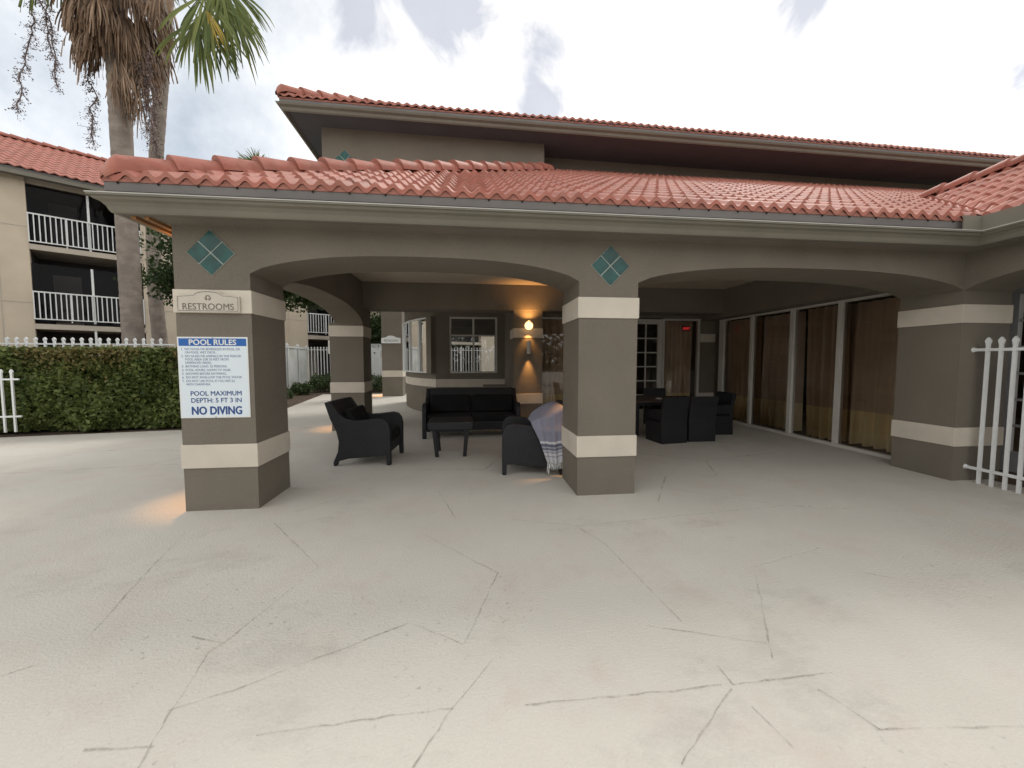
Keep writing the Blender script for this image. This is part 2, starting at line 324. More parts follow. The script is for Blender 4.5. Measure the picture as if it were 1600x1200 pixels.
for lst, mm, w in ((CR, 'joint', .0046), (CL, 'joint_l', .004)):
    for c in lst:
        pts = []
        for a, b in zip(c[:-1], c[1:]):
            L = math.dist(a, b); n = max(2, int(L / .05))
            for i in range(n): 
                t = i / n; pts.append((a[0] + (b[0] - a[0]) * t + random.gauss(0, .0022), a[1] + (b[1] - a[1]) * t + random.gauss(0, .0022)))
        pts.append(c[-1]); pr = None
        for i in range(len(pts) - 1):
            a, b = Vector(pts[i]), Vector(pts[i + 1]); dd = (b - a).normalized(); nn = Vector((-dd.y, dd.x)) * w * random.uniform(.35, 1.25) * (2.2 if math.hypot(*a) > 4.5 else 1)
            if pr is None: pr = (a - nn, a + nn)
            nx = (b - nn, b + nn); jm.poly([(pr[0].x, pr[0].y, .003), (nx[0].x, nx[0].y, .003), (nx[1].x, nx[1].y, .003), (pr[1].x, pr[1].y, .003)], mm); pr = nx
jm.build('deck_joint_lines', parent=deck, kind='stuff')

# ---------------------------------------------------------------- clubhouse
club = thing('clubhouse', 'brown stucco clubhouse with cream bands, arched portico and red tile roof', 'building', (0, 3.8, 0), org=(0, 3.8, 0))
XL, XR, Y0, TW = -2.63, 5.6, 3.82, .64
ZS, ZP = 2.2, 2.395
def column(x0, x1, y0, y1, bands, ztop=ZS):
    m = MB(); m.box((x0, y0, 0), (x1, y1, ztop), 'taupe'); c = m.build('column', club)
    for (a, b) in bands:
        q = MB(); e = .012
        q.box((x0 - e, y0 - e, a), (x1 + e, y1 + e, b), 'cream'); q.build('band', c, bevel=.004)
    return c
FB = ((.405, .625), (1.835, 2.045))
column(XL, XL + TW, Y0, Y0 + TW, FB); column(1.11, 1.73, Y0, Y0 + TW, FB); column(XR, XR + .65, Y0, Y0 + .65, FB)
column(-2.74, -2.10, 8.0, 8.62, ((.765, .975), (1.885, 2.10)), 2.16)
column(-3.42, -2.63, 15.7, 16.4, ((.77, 1.02),), 5.2)
column(.95, 1.56, 8.1, 8.75, ((.49, .70), (1.89, 2.09)), 2.46)
column(XR, XR + .65, -.2, .44, FB)
# arched walls
def arch_wall(axis, p0, p1, spans, ztop, q0, q1, zs=ZS, zp=ZP, nm='arch_wall'):
    us = {p0, p1}
    for a, b in spans:
        for i in range(33): us.add(a + (b - a) * i / 32)
    us = sorted(us)
    def zb(u):
        for a, b in spans:
            if a <= u <= b:
                t = (2 * (u - a) / (b - a) - 1); return zs + (zp - zs) * max(0, 1 - abs(t) ** 2.6) ** .72
        return zs
    m = MB(); k = 0
    f = (lambda u, q, z: (u, q, z)) if axis == 'X' else (lambda u, q, z: (q, u, z))
    n = len(us)
    for u in us: m.v += [f(u, q0, zb(u)), f(u, q0, ztop), f(u, q1, zb(u)), f(u, q1, ztop)]
    for i in range(n - 1):
        a, b = 4 * i, 4 * i + 4
        for q in ((a, b, b + 1, a + 1), (a + 2, a + 3, b + 3, b + 2), (a, a + 2, b + 2, b), (a + 1, b + 1, b + 3, a + 3)): m.f.append(q); m.m.append(m.mi('taupe'))
    for q in ((0, 1, 3, 2), (4 * n - 4, 4 * n - 2, 4 * n - 1, 4 * n - 3)): m.f.append(q); m.m.append(0)
    return m.build(nm, club)
arch_wall('X', XL, XR, [(XL + TW, 1.11), (1.73, XR)], 2.86, Y0, Y0 + TW)
arch_wall('Y', Y0 + TW + .001, 8.62, [(Y0 + TW + .001, 8.0)], 2.98, -2.74 + .11, -2.10, 2.16, 2.42)
arch_wall('Y', -.2, Y0 + .65, [(.44, Y0)], 2.86, XR + .001, XR + .65)
# back beam, header beams, ceiling
m = MB(); m.box((-2.10, 8.05, 2.46), (5.63, 8.6, 3.05), 'taupe'); m.build('beam', club)
m = MB(); m.box((5.63, Y0 + .66, 2.375), (6.25, 8.95, 3.05), 'taupe'); m.build('beam', club)
m = MB(); m.box((XL + .1, Y0 + TW, 2.985), (7, 8.3, 3.06), 'ceil'); m.box((-2.70, 8.3, 2.985), (7, 8.7, 3.06), 'ceil'); m.box((-1.9, 8.7, 2.985), (7, 13.6, 3.06), 'ceil'); m.box((6.25, -.2, 2.985), (8, Y0 + TW, 3.06), 'ceil'); m.build('ceiling', club)
# back walls: y=8.85 glass line between lamp pillar and store front
m = MB(); m.box((1.56, 8.85, 2.43), (6.1, 9.05, 3.0), 'taupe'); m.box((5.62, 8.85, 0), (6.1, 9.05, 2.43), 'taupe'); m.box((6.1, 8.62, 0), (6.25, 9.05, 3.0), 'taupe'); w = m.build('wall', club)
for za, zb_ in ((1.86, 2.06), (.41, .62)): q = MB(); q.box((5.612, 8.838, za), (6.0, 8.85, zb_), 'cream'); q.build('band', w)
# side wall beside far portico (behind bay) and room shells
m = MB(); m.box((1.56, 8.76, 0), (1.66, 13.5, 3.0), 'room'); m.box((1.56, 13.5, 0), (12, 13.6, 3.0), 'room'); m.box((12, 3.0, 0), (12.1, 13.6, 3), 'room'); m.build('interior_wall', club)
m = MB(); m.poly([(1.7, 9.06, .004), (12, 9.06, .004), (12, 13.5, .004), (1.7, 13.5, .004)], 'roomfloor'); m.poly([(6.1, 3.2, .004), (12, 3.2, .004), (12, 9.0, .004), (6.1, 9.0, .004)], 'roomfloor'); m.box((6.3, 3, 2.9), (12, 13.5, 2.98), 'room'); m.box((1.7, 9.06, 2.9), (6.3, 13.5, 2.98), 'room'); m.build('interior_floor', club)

def framed(name, fn, w, h, t, d, frame_m, pane_m='glass', cols=1, rows=1, bar=.02, sill=0.0, pane_off=.5, parent=club, bot=None):
    """frame with panes; fn(a,b,depth)->xyz, a along, b up"""
    m = MB(); bt = t if bot is None else bot
    def bx(a0, b0, a1, b1, d0=0, d1=None, mm=frame_m):
        m.prism([(a0, b0), (a1, b0), (a1, b1), (a0, b1)], fn, d0, d if d1 is None else d1, mm)
    bx(0, 0, t, h); bx(w - t, 0, w, h); bx(t, h - t, w - t, h); bx(t, 0, w - t, bt)
    for i in range(1, cols): a = t + (w - 2 * t) * i / cols; bx(a - bar / 2, bt, a + bar / 2, h - t, d * .2, d * .8)
    for i in range(1, rows):
        b = bt + (h - t - bt) * i / rows
        for j in range(cols):
            a0 = t + (w - 2 * t) * j / cols + (bar / 2 if j else 0); a1 = t + (w - 2 * t) * (j + 1) / cols - (bar / 2 if j < cols - 1 else 0); bx(a0, b - bar / 2, a1, b + bar / 2, d * .2, d * .8)
    f = m.build(name, parent)
    p = MB(); p.poly([fn(t, bt, d * pane_off), fn(w - t, bt, d * pane_off), fn(w - t, h - t, d * pane_off), fn(t, h - t, d * pane_off)], pane_m); p.build('pane', f, fixn=False)
    return f
# store front x=5.95, facing -X
ys = [8.50, 7.57, 6.55, 5.62, 4.50]
for i in range(4):
    y1, y0 = ys[i], ys[i + 1]
    framed('window', lambda a, b, dd, y1=y1: (5.95 + dd, y1 - a, b), y1 - y0, 2.372, .036, .10, 'offwhite', bot=.05)
m = MB(); m.box((5.95, 8.5, 0), (6.05, 8.62, 2.372), 'offwhite'); m.build('window_post', club)
# back windows y=8.85 : window, french door pair, window
framed('window', lambda a, b, dd: (1.58 + a, 8.85 + dd, b), 1.42, 2.42, .045, .1, 'offwhite')
framed('window', lambda a, b, dd: (4.66 + a, 8.85 + dd, b), .95, 2.42, .045, .1, 'offwhite')
for x0, side in ((3.0, 0), (3.83, 1)):
    f = framed('french_door', lambda a, b, dd, x0=x0: (x0 + a, 8.86 + dd, b), .82, 2.40, .115, .06, 'offwhite', 'glass', 2, 6, .028, bot=.24)
    h = MB(); hx = x0 + (.76 if not side else .06); h.tube([(hx, 8.86, 1.0), (hx, 8.80, 1.0), (hx + (-.1 if not side else .1), 8.80, 1.0)], .011, 'trimgrey'); h.build('door_handle', f)
# wing: wall x=6.8 with french door
m = MB(); m.box((6.8, 4.2, 0), (6.95, 4.6, 3), 'taupe'); m.box((6.8, -2, 2.36), (6.95, 4.2, 3), 'taupe'); m.box((6.1, 4.5, 0), (6.8, 4.6, 3), 'taupe'); m.box((6.8, -2, 0), (6.95, .5, 2.36), 'taupe'); m.build('wall', club)
for k in range(4):
    framed('french_door', lambda a, b, dd, k=k: (6.79 + dd, 4.2 - k * .9 - a, b), .9, 2.35, .12, .07, 'trimgrey', 'glass', 2, 6, .03, bot=.26)

# curtains
def curtain(p0, p1, zt, zg, nf, label, amp=.05, lean=0.0, zb=.06):
    n = nf * 10; m = MB(); P0, P1 = Vector(p0), Vector(p1); dr = (P1 - P0); nn = Vector((-dr.y, dr.x, 0)).normalized()
    ph = random.uniform(0, 6)
    zz = [zb, zb + .15, (zb + zg) / 2, zg, zg + .001, 1.2, 1.7, 2.1, zt]
    for r, z in enumerate(zz):
        for i in range(n + 1):
            t = i / n; a = amp * (1.25 - .5 * z / zt); w = math.sin(t * nf * 2 * math.pi + ph + .5 * math.sin(z * 1.3 + t * 4)) + .35 * math.sin(t * nf * 4.7 + ph * 2)
            sh = lean * (1 - (z / zt)) * (1 - t)
            q = P0 + dr * (t + sh) + nn * a * w; m.v.append((q.x, q.y, z + .012 * math.sin(t * nf * 6.3 + ph) * (r == 0)))
    for r in range(len(zz) - 1):
        for i in range(n):
            a = r * (n + 1) + i; m.f.append((a, a + 1, a + n + 2, a + n + 1)); m.m.append(m.mi('curt_gold' if r < 3 else 'curt_brown'))
    return m.build('curtain', loc=(p0[0], p0[1], 0), smooth=True, fixn=False, label=label, category='curtain', group='brown and gold curtains behind the glass')
LB = ['brown curtain with gold hem behind the farthest pane of the side glass wall', 'brown gold hemmed curtain, second pane from the back of the side glass wall',
      'brown curtain with a dark gap at its far edge, second pane from the front', 'widest gold hemmed brown curtain, slanting folds, behind the glass nearest the corner column']
for i in range(4):
    y1, y0 = ys[i], ys[i + 1]
    cx_ = 6.13 + .11 * (i % 2); curtain((cx_, y1 + (-.16 if i == 2 else .05 if i == 0 else .22), 0), (cx_, y0 + (.04 if i == 1 else -.02), 0), 2.33, .60, (6, 6, 5, 7)[i], LB[i], lean=(.12 if i == 2 else 0))
curtain((1.66, 9.08, 0), (2.98, 9.08, 0), 2.38, .60, 9, 'brown curtain seen between the lamp pillar and the middle front column')
curtain((4.72, 9.10, 0), (5.56, 9.10, 0), 2.38, .60, 7, 'brown curtain behind the back window right of the french door')
# bay room
arc = [(-2.1, 13.4), (-2.02, 12.7), (-1.88, 12.05), (-1.62, 11.35), (-1.28, 10.75), (-.86, 10.2)]
plan = [(-2.1, 13.5)] + arc[1:] + [(.95, 10.2)]
def strip(pl, z0, z1, m, mm, th=.14, out=0.0):
    # wall following plan polyline with thickness inward
    L = len(pl); nrm = []
    for i in range(L):
        a = Vector(pl[max(i - 1, 0)]); b = Vector(pl[min(i + 1, L - 1)]); d = (b - a).normalized(); nrm.append(Vector((-d.y, d.x)))
    o = [(Vector(p) - n * (out)) for p, n in zip(pl, nrm)]; i_ = [(Vector(p) + n * th) for p, n in zip(pl, nrm)]
    for i in range(L - 1):
        q = [o[i], o[i + 1], i_[i + 1], i_[i]]
        m.prism([(p.x, p.y) for p in q], lambda a, b, z: (a, b, z), z0, z1, mm)
m = MB(); strip(plan, 0, 1.08, m, 'taupe'); strip(plan, 2.55, 3.0, m, 'taupe')
m.box((-.87, 10.2, 1.08), (-.50, 10.34, 2.55), 'taupe'); m.box((.75, 10.2, 1.08), (.95, 10.34, 2.55), 'taupe')
m.box((.95, 8.76, 0), (1.10, 10.34, 3.0), 'taupe')
strip([arc[-1], (-1.0, 10.385)], 1.08, 2.55, m, 'taupe')
strip(plan[0:2], 1.08, 2.55, m, 'taupe')
bw = m.build('bay_wall', club)
q = MB(); strip(plan, .715, .925, q, 'cream', .02, .014); q.build('band', bw)
fb = framed('window', lambda a, b, dd: (-.50 + a, 10.22 + dd, 1.08 + b), 1.25, 1.47, .045, .08, 'offwhite', 'glass_clear', 2, 1, .05)
m = MB(); m.box((-.455, 10.225, 2.05), (.705, 10.29, 2.09), 'offwhite'); m.build('sash_rail', fb)
m = MB(); m.box((-.44, 10.32, 2.09), (.69, 10.34, 2.53), 'blind'); m.build('blind', fb)
c0, c1 = Vector((-1.0, 10.385)), Vector(arc[2])
seg = [(-1.0, 10.385), (-1.28, 10.75), (-1.62, 11.35), (-1.88, 12.05), (-2.02, 12.7)]
for i in range(4):
    a, b = Vector(seg[i]), Vector(seg[i + 1]); dd_ = (b - a); L = dd_.length; u = dd_.normalized(); nn = Vector((u.y, -u.x))
    framed('window', lambda s, z, e, a=a, u=u, nn=nn: ((a + u * s + nn * (e - .09) * 1).x, (a + u * s + nn * (e - .09)).y, 1.08 + z), L, 1.47, .035, .07, 'white', 'glass_clear', 1, 1)
m = MB(); m.box((-1.25, 11.2, .8), (-1.1, 11.9, 1.1), 'curt_gold')
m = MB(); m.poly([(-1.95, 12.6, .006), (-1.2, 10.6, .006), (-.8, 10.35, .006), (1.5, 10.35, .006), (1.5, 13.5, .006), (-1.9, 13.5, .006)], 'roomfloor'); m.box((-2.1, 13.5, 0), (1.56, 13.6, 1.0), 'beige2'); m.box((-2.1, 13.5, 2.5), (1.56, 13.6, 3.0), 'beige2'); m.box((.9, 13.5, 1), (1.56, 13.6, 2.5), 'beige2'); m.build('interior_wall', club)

# --------------------------------------------------------------- roofs
Z0, MS = 2.88, .535
def tile_slope(m, O, E, Nn, lo, hi, V, mslope=MS, z0=Z0, tw=.15, ex=.30, amp=.029, step=.032, sub=10, mm='tile'):
    """O origin of eave line, E eave dir, Nn upslope dir (horizontal); lo(v),hi(v) limits along E"""
    O, E, Nn = Vector(O), Vector(E), Vector(Nn); du = tw / sub
    nc = int(math.ceil(V / ex)); k = m.mi(mm)
    for c in range(nc):
        v0, v1 = c * ex, min((c + 1) * ex, V)
        u0, u1 = min(lo(v0), lo(v1)), max(hi(v0), hi(v1))
        i0, i1 = math.floor(u0 / du), math.ceil(u1 / du)
        b = len(m.v); n = i1 - i0 + 1
        if n < 2: continue
        jit = [random.gauss(0, .003) for _ in range(n // sub + 3)]
        for row, (v, lift) in enumerate(((v0, 0.0), (v0, step), (v0, step), (v1 + .02, 0.004))):
            for i in range(i0, i1 + 1):
                u = min(max(i * du, lo(min(v, V))), hi(min(v, V))); ph = (u / tw) * 2 * math.pi
                s = math.sin(ph); s = s if s > 0 else s * .8
                z = z0 + mslope * v + amp * s + lift * (1 if row else 0) + (jit[(i - i0) // sub] if row in (1, 2) else 0)
                if row == 0: z -= .012
                p = O + E * u + Nn * v; m.v.append((p.x, p.y, z))
        for r in (0, 2):
            for i in range(n - 1):
                a = b + r * n + i
                m.f.append((a, a + 1, a + n + 1, a + n)); m.m.append(k)
def caps(m, A, B, r=.105, L=.36, dz=.02, mm='tile', start=True):
    """row of half barrel cap tiles from A up to B"""
    A, B = Vector(A), Vector(B); D = (B - A); n = int(D.length / L); u = D.normalized()
    side = u.cross(Vector((0, 0, 1))).normalized(); up = side.cross(u)
    for c in range(n + 1):
        s0 = c * L; s1 = min(s0 + L + .05, D.length + .05)
        b = len(m.v); ns = 10; jj = random.gauss(0, .004)
        rows = [(s0, r * 1.0, .012), (s0, r * 1.16, .03), (s1, r * .92, .0)]
        if c == 0 and start: rows = [(s0 - .13, r * .35, -.02), (s0 - .06, r * .85, .01), (s0, r * 1.13, .02), (s1, r * .92, .0)]
        for (s, rr, l) in rows:
            for i in range(ns + 1):
                t = math.pi * (i / ns) * 1.16 - math.pi * .08
                p = A + u * s + side * (math.cos(t) * rr) + up * (math.sin(t) * rr * .95 + l + dz + jj); m.v.append(tuple(p))
        for q in range(len(rows) - 1):
            for i in range(ns):
                a = b + q * (ns + 1) + i; m.f.append((a, a + 1, a + ns + 2, a + ns + 1)); m.m.append(m.mi(mm))
        if not (c == 0 and start):
            m.f.append(tuple(b + i for i in range(ns + 1))); m.m.append(m.mi('mortar'))
EX, EY = XL - .30, Y0 - .30      # eave corner of tiles
WX = XR - .30                     # wing eave x = 5.30
RXW = 7.52
m = MB()
def hi_main(v):
    x = (WX + v) if v < RXW - WX else 14.0
    return x - EX
tile_slope(m, (EX, EY, 0), (1, 0, 0), (0, 1, 0), lambda v: v, hi_main, 5.24)
tile_slope(m, (EX, EY, 0), (0, -1, 0), (1, 0, 0), lambda v: -5.3, lambda v: -v, 5.3, sub=4)
V2 = RXW - WX
tile_slope(m, (WX, EY, 0), (0, -1, 0), (1, 0, 0), lambda v: -v, lambda v: 6.5, V2)
tile_slope(m, (RXW * 2 - WX, EY, 0), (0, 1, 0), (-1, 0, 0), lambda v: -6.5, lambda v: v, V2, sub=4)
roof = m.build('tile_roof', club, fixn=False)
for p in roof.data.polygons: p.use_smooth = True
bm_ = None
m = MB(); caps(m, (EX + .10, EY + .10, Z0 + .04), (EX + 4.62, EY + 4.62, Z0 + MS * 4.62), r=.115)
m.build('ridge_cap', club, smooth='auto'); m = MB(); caps(m, (RXW, -2.9, Z0 + MS * V2), (RXW, EY + V2 + .1, Z0 + MS * V2), r=.10, L=.38)
m.build('ridge_cap', club, smooth='auto')
# under-roof deck so no light leaks
m = MB(); zz = Z0 - .05
m.poly([(EX + .1, EY + .1, zz), (XR, EY + .1, zz), (XR + 5.2, EY + 5.3, zz + 5.2 * MS - .02), (EX + 5.3, EY + 5.3, zz + 5.2 * MS - .02)], 'fascia')
m.poly([(EX + .1, EY + .1, zz), (EX + 5.3, EY + 5.3, zz + 5.2 * MS - .02), (EX + 5.3, 9.2, zz + 5.2 * MS - .02), (EX + .1, 9.2, zz)], 'fascia')
m.poly([(WX + .1, -2.9, zz), (WX + .1, EY, zz), (RXW, EY + V2, zz + V2 * MS), (RXW, -2.9, zz + V2 * MS)], 'fascia')
m.poly([(RXW, -2.9, zz + V2 * MS), (RXW, EY + V2, zz + V2 * MS), (9.7, EY, zz), (9.7, -2.9, zz)], 'fascia')
# far side roof over rear portico and rooms
m.box((-2.12, 8.75, 3.07), (11.9, 13.7, 3.2), 'fascia'); m.build('roof_deck', club)
pathm = lambda o: [(XL - o, 8.8), (XL - o, Y0 - o), (XR - o, Y0 - o), (XR - o, -2.9)]
m = MB(); m.sweep([(.0, 2.61), (.20, 2.61), (.20, 2.635), (.0, 2.635)], pathm, 'taupe'); m.build('soffit', club)
m = MB(); m.sweep([(.20, 2.615), (.225, 2.615), (.225, 2.765), (.285, 2.775), (.285, 2.848), (.20, 2.848)], pathm, 'fascia')
m.sweep([(.27, 2.846), (.292, 2.846), (.292, 2.866), (.27, 2.866)], pathm, 'mortar')
for i in range(27):                       # weep holes
    x = EX + .12 + i * .30
    m.tube([(x, Y0 - .284, 2.838), (x, Y0 - .296, 2.838)], .0075, 'dark', 6)
m.build('fascia', club)
gp = [(.226, 2.610), (.262, 2.610), (.272, 2.625), (.282, 2.655), (.306, 2.682), (.334, 2.694), (.343, 2.706), (.345, 2.716), (.362, 2.716), (.362, 2.728), (.335, 2.728), (.330, 2.706), (.300, 2.692), (.272, 2.662), (.262, 2.632), (.226, 2.624)]
m = MB(); m.sweep(gp, pathm, 'gutter'); gt = m.build('gutter', club)
m = MB(); m.sweep([(.334, 2.729), (.366, 2.729), (.366, 2.738), (.334, 2.738)], pathm, 'gutter_rim'); m.build('gutter_rim', gt)
# splash guard in the inner corner
m = MB(); a = XR - .35; b = Y0 - .35
m.box((a - .22, b, 2.739), (a, b + .012, 2.885), 'gutter'); m.box((a - .012, b - .42, 2.739), (a, b, 2.885), 'gutter'); m.build('splash_guard', gt)
# mortar infill between wavy tile front and fascia: triangular crests closed
m = MB(); n = int((WX - EX) / .025)
for i in range(n):
    x0, x1 = EX + i * .025, EX + (i + 1) * .025
    f = lambda x: Z0 + .029 * (lambda s: s if s > 0 else .8 * s)(math.sin((x - EX) / .15 * 2 * math.pi)) - .008
    m.poly([(x0, EY + .012, 2.846), (x1, EY + .012, 2.846), (x1, EY + .012, f(x1)), (x0, EY + .012, f(x0))], 'mortar')
for i in range(250):
    y0, y1 = EY - i * .025, EY - (i + 1) * .025
    f = lambda y: Z0 + .029 * (lambda s: s if s > 0 else .8 * s)(math.sin((EY - y) / .15 * 2 * math.pi)) - .008
    m.poly([(WX + .012, y0, 2.846), (WX + .012, y1, 2.846), (WX + .012, y1, f(y1)), (WX + .012, y0, f(y0))], 'mortar')
m.build('tile_mortar', club, fixn=False)

# outrigger rafters under the left eave
m = MB()
for o0 in (.03, .13): m.box((XL - o0 - .035, Y0 - .2, 2.585), (XL - o0, 8.7, 2.61), 'wood')
m.build('soffit_batten', club)

# upper storey, turned 1.2 degrees
PIV = Vector((-2.85, 8.2, 0)); RM = Matrix.Rotation(R(1.2), 3, 'Z')
def rot(m):
    for i, p in enumerate(m.v):
        q = RM @ (Vector(p) - PIV) + PIV; m.v[i] = tuple(q)
    return m
UX, UY = -2.85, 8.2
m = MB(); m.box((UX, UY, 3.07), (1.62, UY + .5, 6.0), 'taupe'); m.box((1.62, UY + .55, 3.07), (16, UY + .8, 6.0), 'taupe'); m.box((UX, UY + .5, 3.07), (UX + .2, 12.3, 6.0), 'taupe'); m.box((1.42, UY + .5, 3.07), (1.619, UY + .7, 6.0), 'taupe')
m.box((UX, 12.3, 3.3), (16, 12.5, 6.0), 'taupe'); rot(m).build('storey_wall', club)
pu = lambda o: [(UX - o, 13.0), (UX - o, UY - o), (17, UY - o)]
m = MB(); m.sweep([(.0, 5.985), (.45, 5.985), (.45, 6.0), (-.6, 6.0)], pu, 'soffit_grey'); rot(m).build('soffit', club)
m = MB(); m.sweep([(.44, 5.97), (.47, 5.97), (.47, 6.05), (.535, 6.05), (.535, 6.13), (.44, 6.13)], pu, 'fascia'); m.sweep([(.515, 6.135), (.54, 6.135), (.54, 6.165), (.515, 6.165)], pu, 'mortar'); rot(m).build('fascia', club)
m = MB(); m.sweep([(o + .225, z + 3.335) for o, z in [(.246, 2.618), (.262, 2.612), (.285, 2.63), (.30, 2.67), (.345, 2.692), (.362, 2.722), (.340, 2.722), (.318, 2.702), (.268, 2.68), (.264, 2.64)]], pu, 'gutter'); rot(m).build('gutter', club)
m = MB(); UE = (UX - .56, UY - .56)
tile_slope(m, (*UE, 0), (1, 0, 0), (0, 1, 0), lambda v: v, lambda v: 20 - v, 2.75, z0=6.19, tw=.16, sub=5, ex=.33, amp=.022, step=.026)
tile_slope(m, (*UE, 0), (0, -1, 0), (1, 0, 0), lambda v: -5.6 + v, lambda v: -v, 2.7, z0=6.19, tw=.16, sub=4, ex=.33)
o = rot(m).build('tile_roof', club, fixn=False)
for p in o.data.polygons: p.use_smooth = True
m = MB(); caps(m, (UE[0] + .08, UE[1] + .08, 6.24), (UE[0] + 2.7, UE[1] + 2.7, 6.19 + MS * 2.7), r=.11); rot(m).build('ridge_cap', club, smooth='auto')
m = MB(); m.box((UX - .4, UY - .4, 6.11), (16.9, 12.9, 6.14), 'fascia'); rot(m).build('roof_deck', club)

# diamond tiles
def diamond(cx, cz, y, r, mb):
    g_ = .012
    for sx, sz in ((0, 1), (0, -1), (1, 0), (-1, 0)):
        c = (cx + sx * r / 2, cz + sz * r / 2); q = r / 2 - g_ * .7
        mb.prism([(c[0], c[1] + q), (c[0] + q, c[1]), (c[0], c[1] - q), (c[0] - q, c[1])], lambda a, b, d: (a, d, b), y - .012, y + .002, 'teal')
    q = r * .985; mb.prism([(cx, cz + q), (cx + q, cz), (cx, cz - q), (cx - q, cz)], lambda a, b, d: (a, d, b), y - .006, y + .001, 'grout')
for cx, cz in ((-2.31, 2.375), (1.43, 2.36)):
    mb = MB(); diamond(cx, cz, Y0, .205, mb); mb.build('diamond_tile', club)
mb = MB(); diamond(-2.42, 5.37, UY - .01, .21, mb); rot(mb).build('diamond_tile', club)

# --------------------------------------------------------------- signs
sy = Y0 - .012
rs = thing('restrooms_sign', 'cream plaque with a raised centre reading RESTROOMS on the left front column', 'sign', (-2.335, sy, 1.835))
x0, x1, z0, z1 = -2.60, -2.07, 1.838, 2.03
hump = [(x0, z0), (x1, z0), (x1, 1.985)] + [(x1 - .14 - .125 * (1 - math.cos(t)), 1.985 + .055 * math.sin(t) ** .8) for t in [math.pi * i / 16 for i in range(1, 16)]] + [(x0, 1.985)]
f = lambda a, b, d: (a, d, b)
m = MB(); m.prism(hump, f, sy - .022, sy, 'plaque'); m.build('plaque', rs, bevel=.003)
m = MB(); cxs, czs = (x0 + x1) / 2, 1.93
def inset(k): return [(cxs + (a - cxs) * (1 - k / .265), czs + (b - czs) * (1 - k / .09)) for a, b in hump]
o_, i_ = inset(.012), inset(.016)
for i in range(len(o_)):
    j = (i + 1) % len(o_); m.poly([(o_[i][0], sy - .0235, o_[i][1]), (o_[j][0], sy - .0235, o_[j][1]), (i_[j][0], sy - .0235, i_[j][1]), (i_[i][0], sy - .0235, i_[i][1])], 'engrave')
text_mb(m, 'RESTROOMS', .083, lambda a, b, d: (cxs + a, sy - .0235 - d, 1.862 + b), 'engrave', .0008, sx=.93)
m.build('lettering', rs, fixn=False)
m = MB()
for s in (-1, 1):
    pts = [(cxs + s * (.008 + .016 * math.sin(t)), 1.948 + .034 * (t / math.pi)) for t in [math.pi * i / 8 for i in range(9)]]
    m.tube([(a, sy - .023, b) for a, b in pts], .0032, 'engrave', 6)
    m.tube([(cxs + s * .008, sy - .023, 1.952), (cxs + s * .01, sy - .023, 1.968)], .003, 'engrave', 6)
m.tube([(cxs - .016, sy - .023, 1.985), (cxs, sy - .023, 1.99), (cxs + .016, sy - .023, 1.985)], .003, 'engrave', 6)
m.build('emblem', rs)
ps = thing('pool_rules_sign', 'white metal POOL RULES board with blue header and NO DIVING on the left front column', 'sign', (-2.33, Y0, .875))
PX0, PX1, PZ0, PZ1 = -2.628, -2.03, .875, 1.62; pc = (PX0 + PX1) / 2
m = MB(); m.box((PX0, Y0 - .006, PZ0), (PX1, Y0 - .001, PZ1), 'white'); m.build('board', ps, bevel=.001)
m = MB(); m.poly([(PX0 + .012, Y0 - .0065, PZ0 + .012), (PX1 - .012, Y0 - .0065, PZ0 + .012), (PX1 - .012, Y0 - .0065, PZ1 - .085), (PX0 + .012, Y0 - .0065, PZ1 - .085)], 'signface'); m.build('sign_face', ps, fixn=False)
m = MB(); m.poly([(PX0 + .012, Y0 - .0065, PZ1 - .083), (PX1 - .012, Y0 - .0065, PZ1 - .083), (PX1 - .012, Y0 - .0065, PZ1 - .014), (PX0 + .012, Y0 - .0065, PZ1 - .014)], 'blue'); m.build('header_panel', ps, fixn=False)
def T(m, s, size, x, z, mm, al='CENTER', bold=0, sx=1): text_mb(m, s, size, lambda a, b, d: (x + a, Y0 - .0075 - d, z + b), mm, .0004, al, bold, sx)
m = MB(); T(m, 'POOL RULES', .070, pc, PZ1 - .073, 'white', bold=.0022, sx=1.02)
lines = [('1.', 'NO FOOD OR BEVERAGES IN POOL OR'), ('', 'ON POOL WET DECK.'), ('2.', 'NO GLASS OR ANIMALS IN THE FENCED'), ('', 'POOL AREA (OR 50 FEET FROM'), ('', 'UNFENCED AREA).'), ('3.', 'BATHING LOAD: 25 PERSONS.'), ('4.', 'POOL HOURS: DAWN TO DUSK.'), ('5.', 'SHOWER BEFORE ENTERING.'), ('6.', 'DO NOT SWALLOW THE POOL WATER'), ('7.', 'DO NOT USE POOL IF YOU ARE ILL'), ('', 'WITH DIARRHEA.')]
z = PZ1 - .122
for i, (a, b) in enumerate(lines):
    if a: T(m, a, .030, PX0 + .028, z, 'fineprint', 'LEFT')
    T(m, b, .030, PX0 + .06, z, 'fineprint', 'LEFT', 0, .88); z -= .0335 if (i + 1 < len(lines) and lines[i + 1][0]) else .030
T(m, 'POOL MAXIMUM', .060, pc + .012, 1.082, 'navy', bold=.0008, sx=.97); T(m, 'DEPTH: 5 FT 3 IN', .060, pc + .012, 1.018, 'navy', bold=.0008, sx=.97)
T(m, 'NO DIVING', .104, pc + .012, .908, 'navy', bold=.0034, sx=.80)
m.build('lettering', ps, fixn=False)
for a, b in ((pc, PZ1 - .009), (pc, PZ0 + .008)): m = MB(); m.tube([(a, Y0 - .011, b), (a, Y0 - .003, b)], .005, 'trimgrey', 8); m.build('screw', ps)
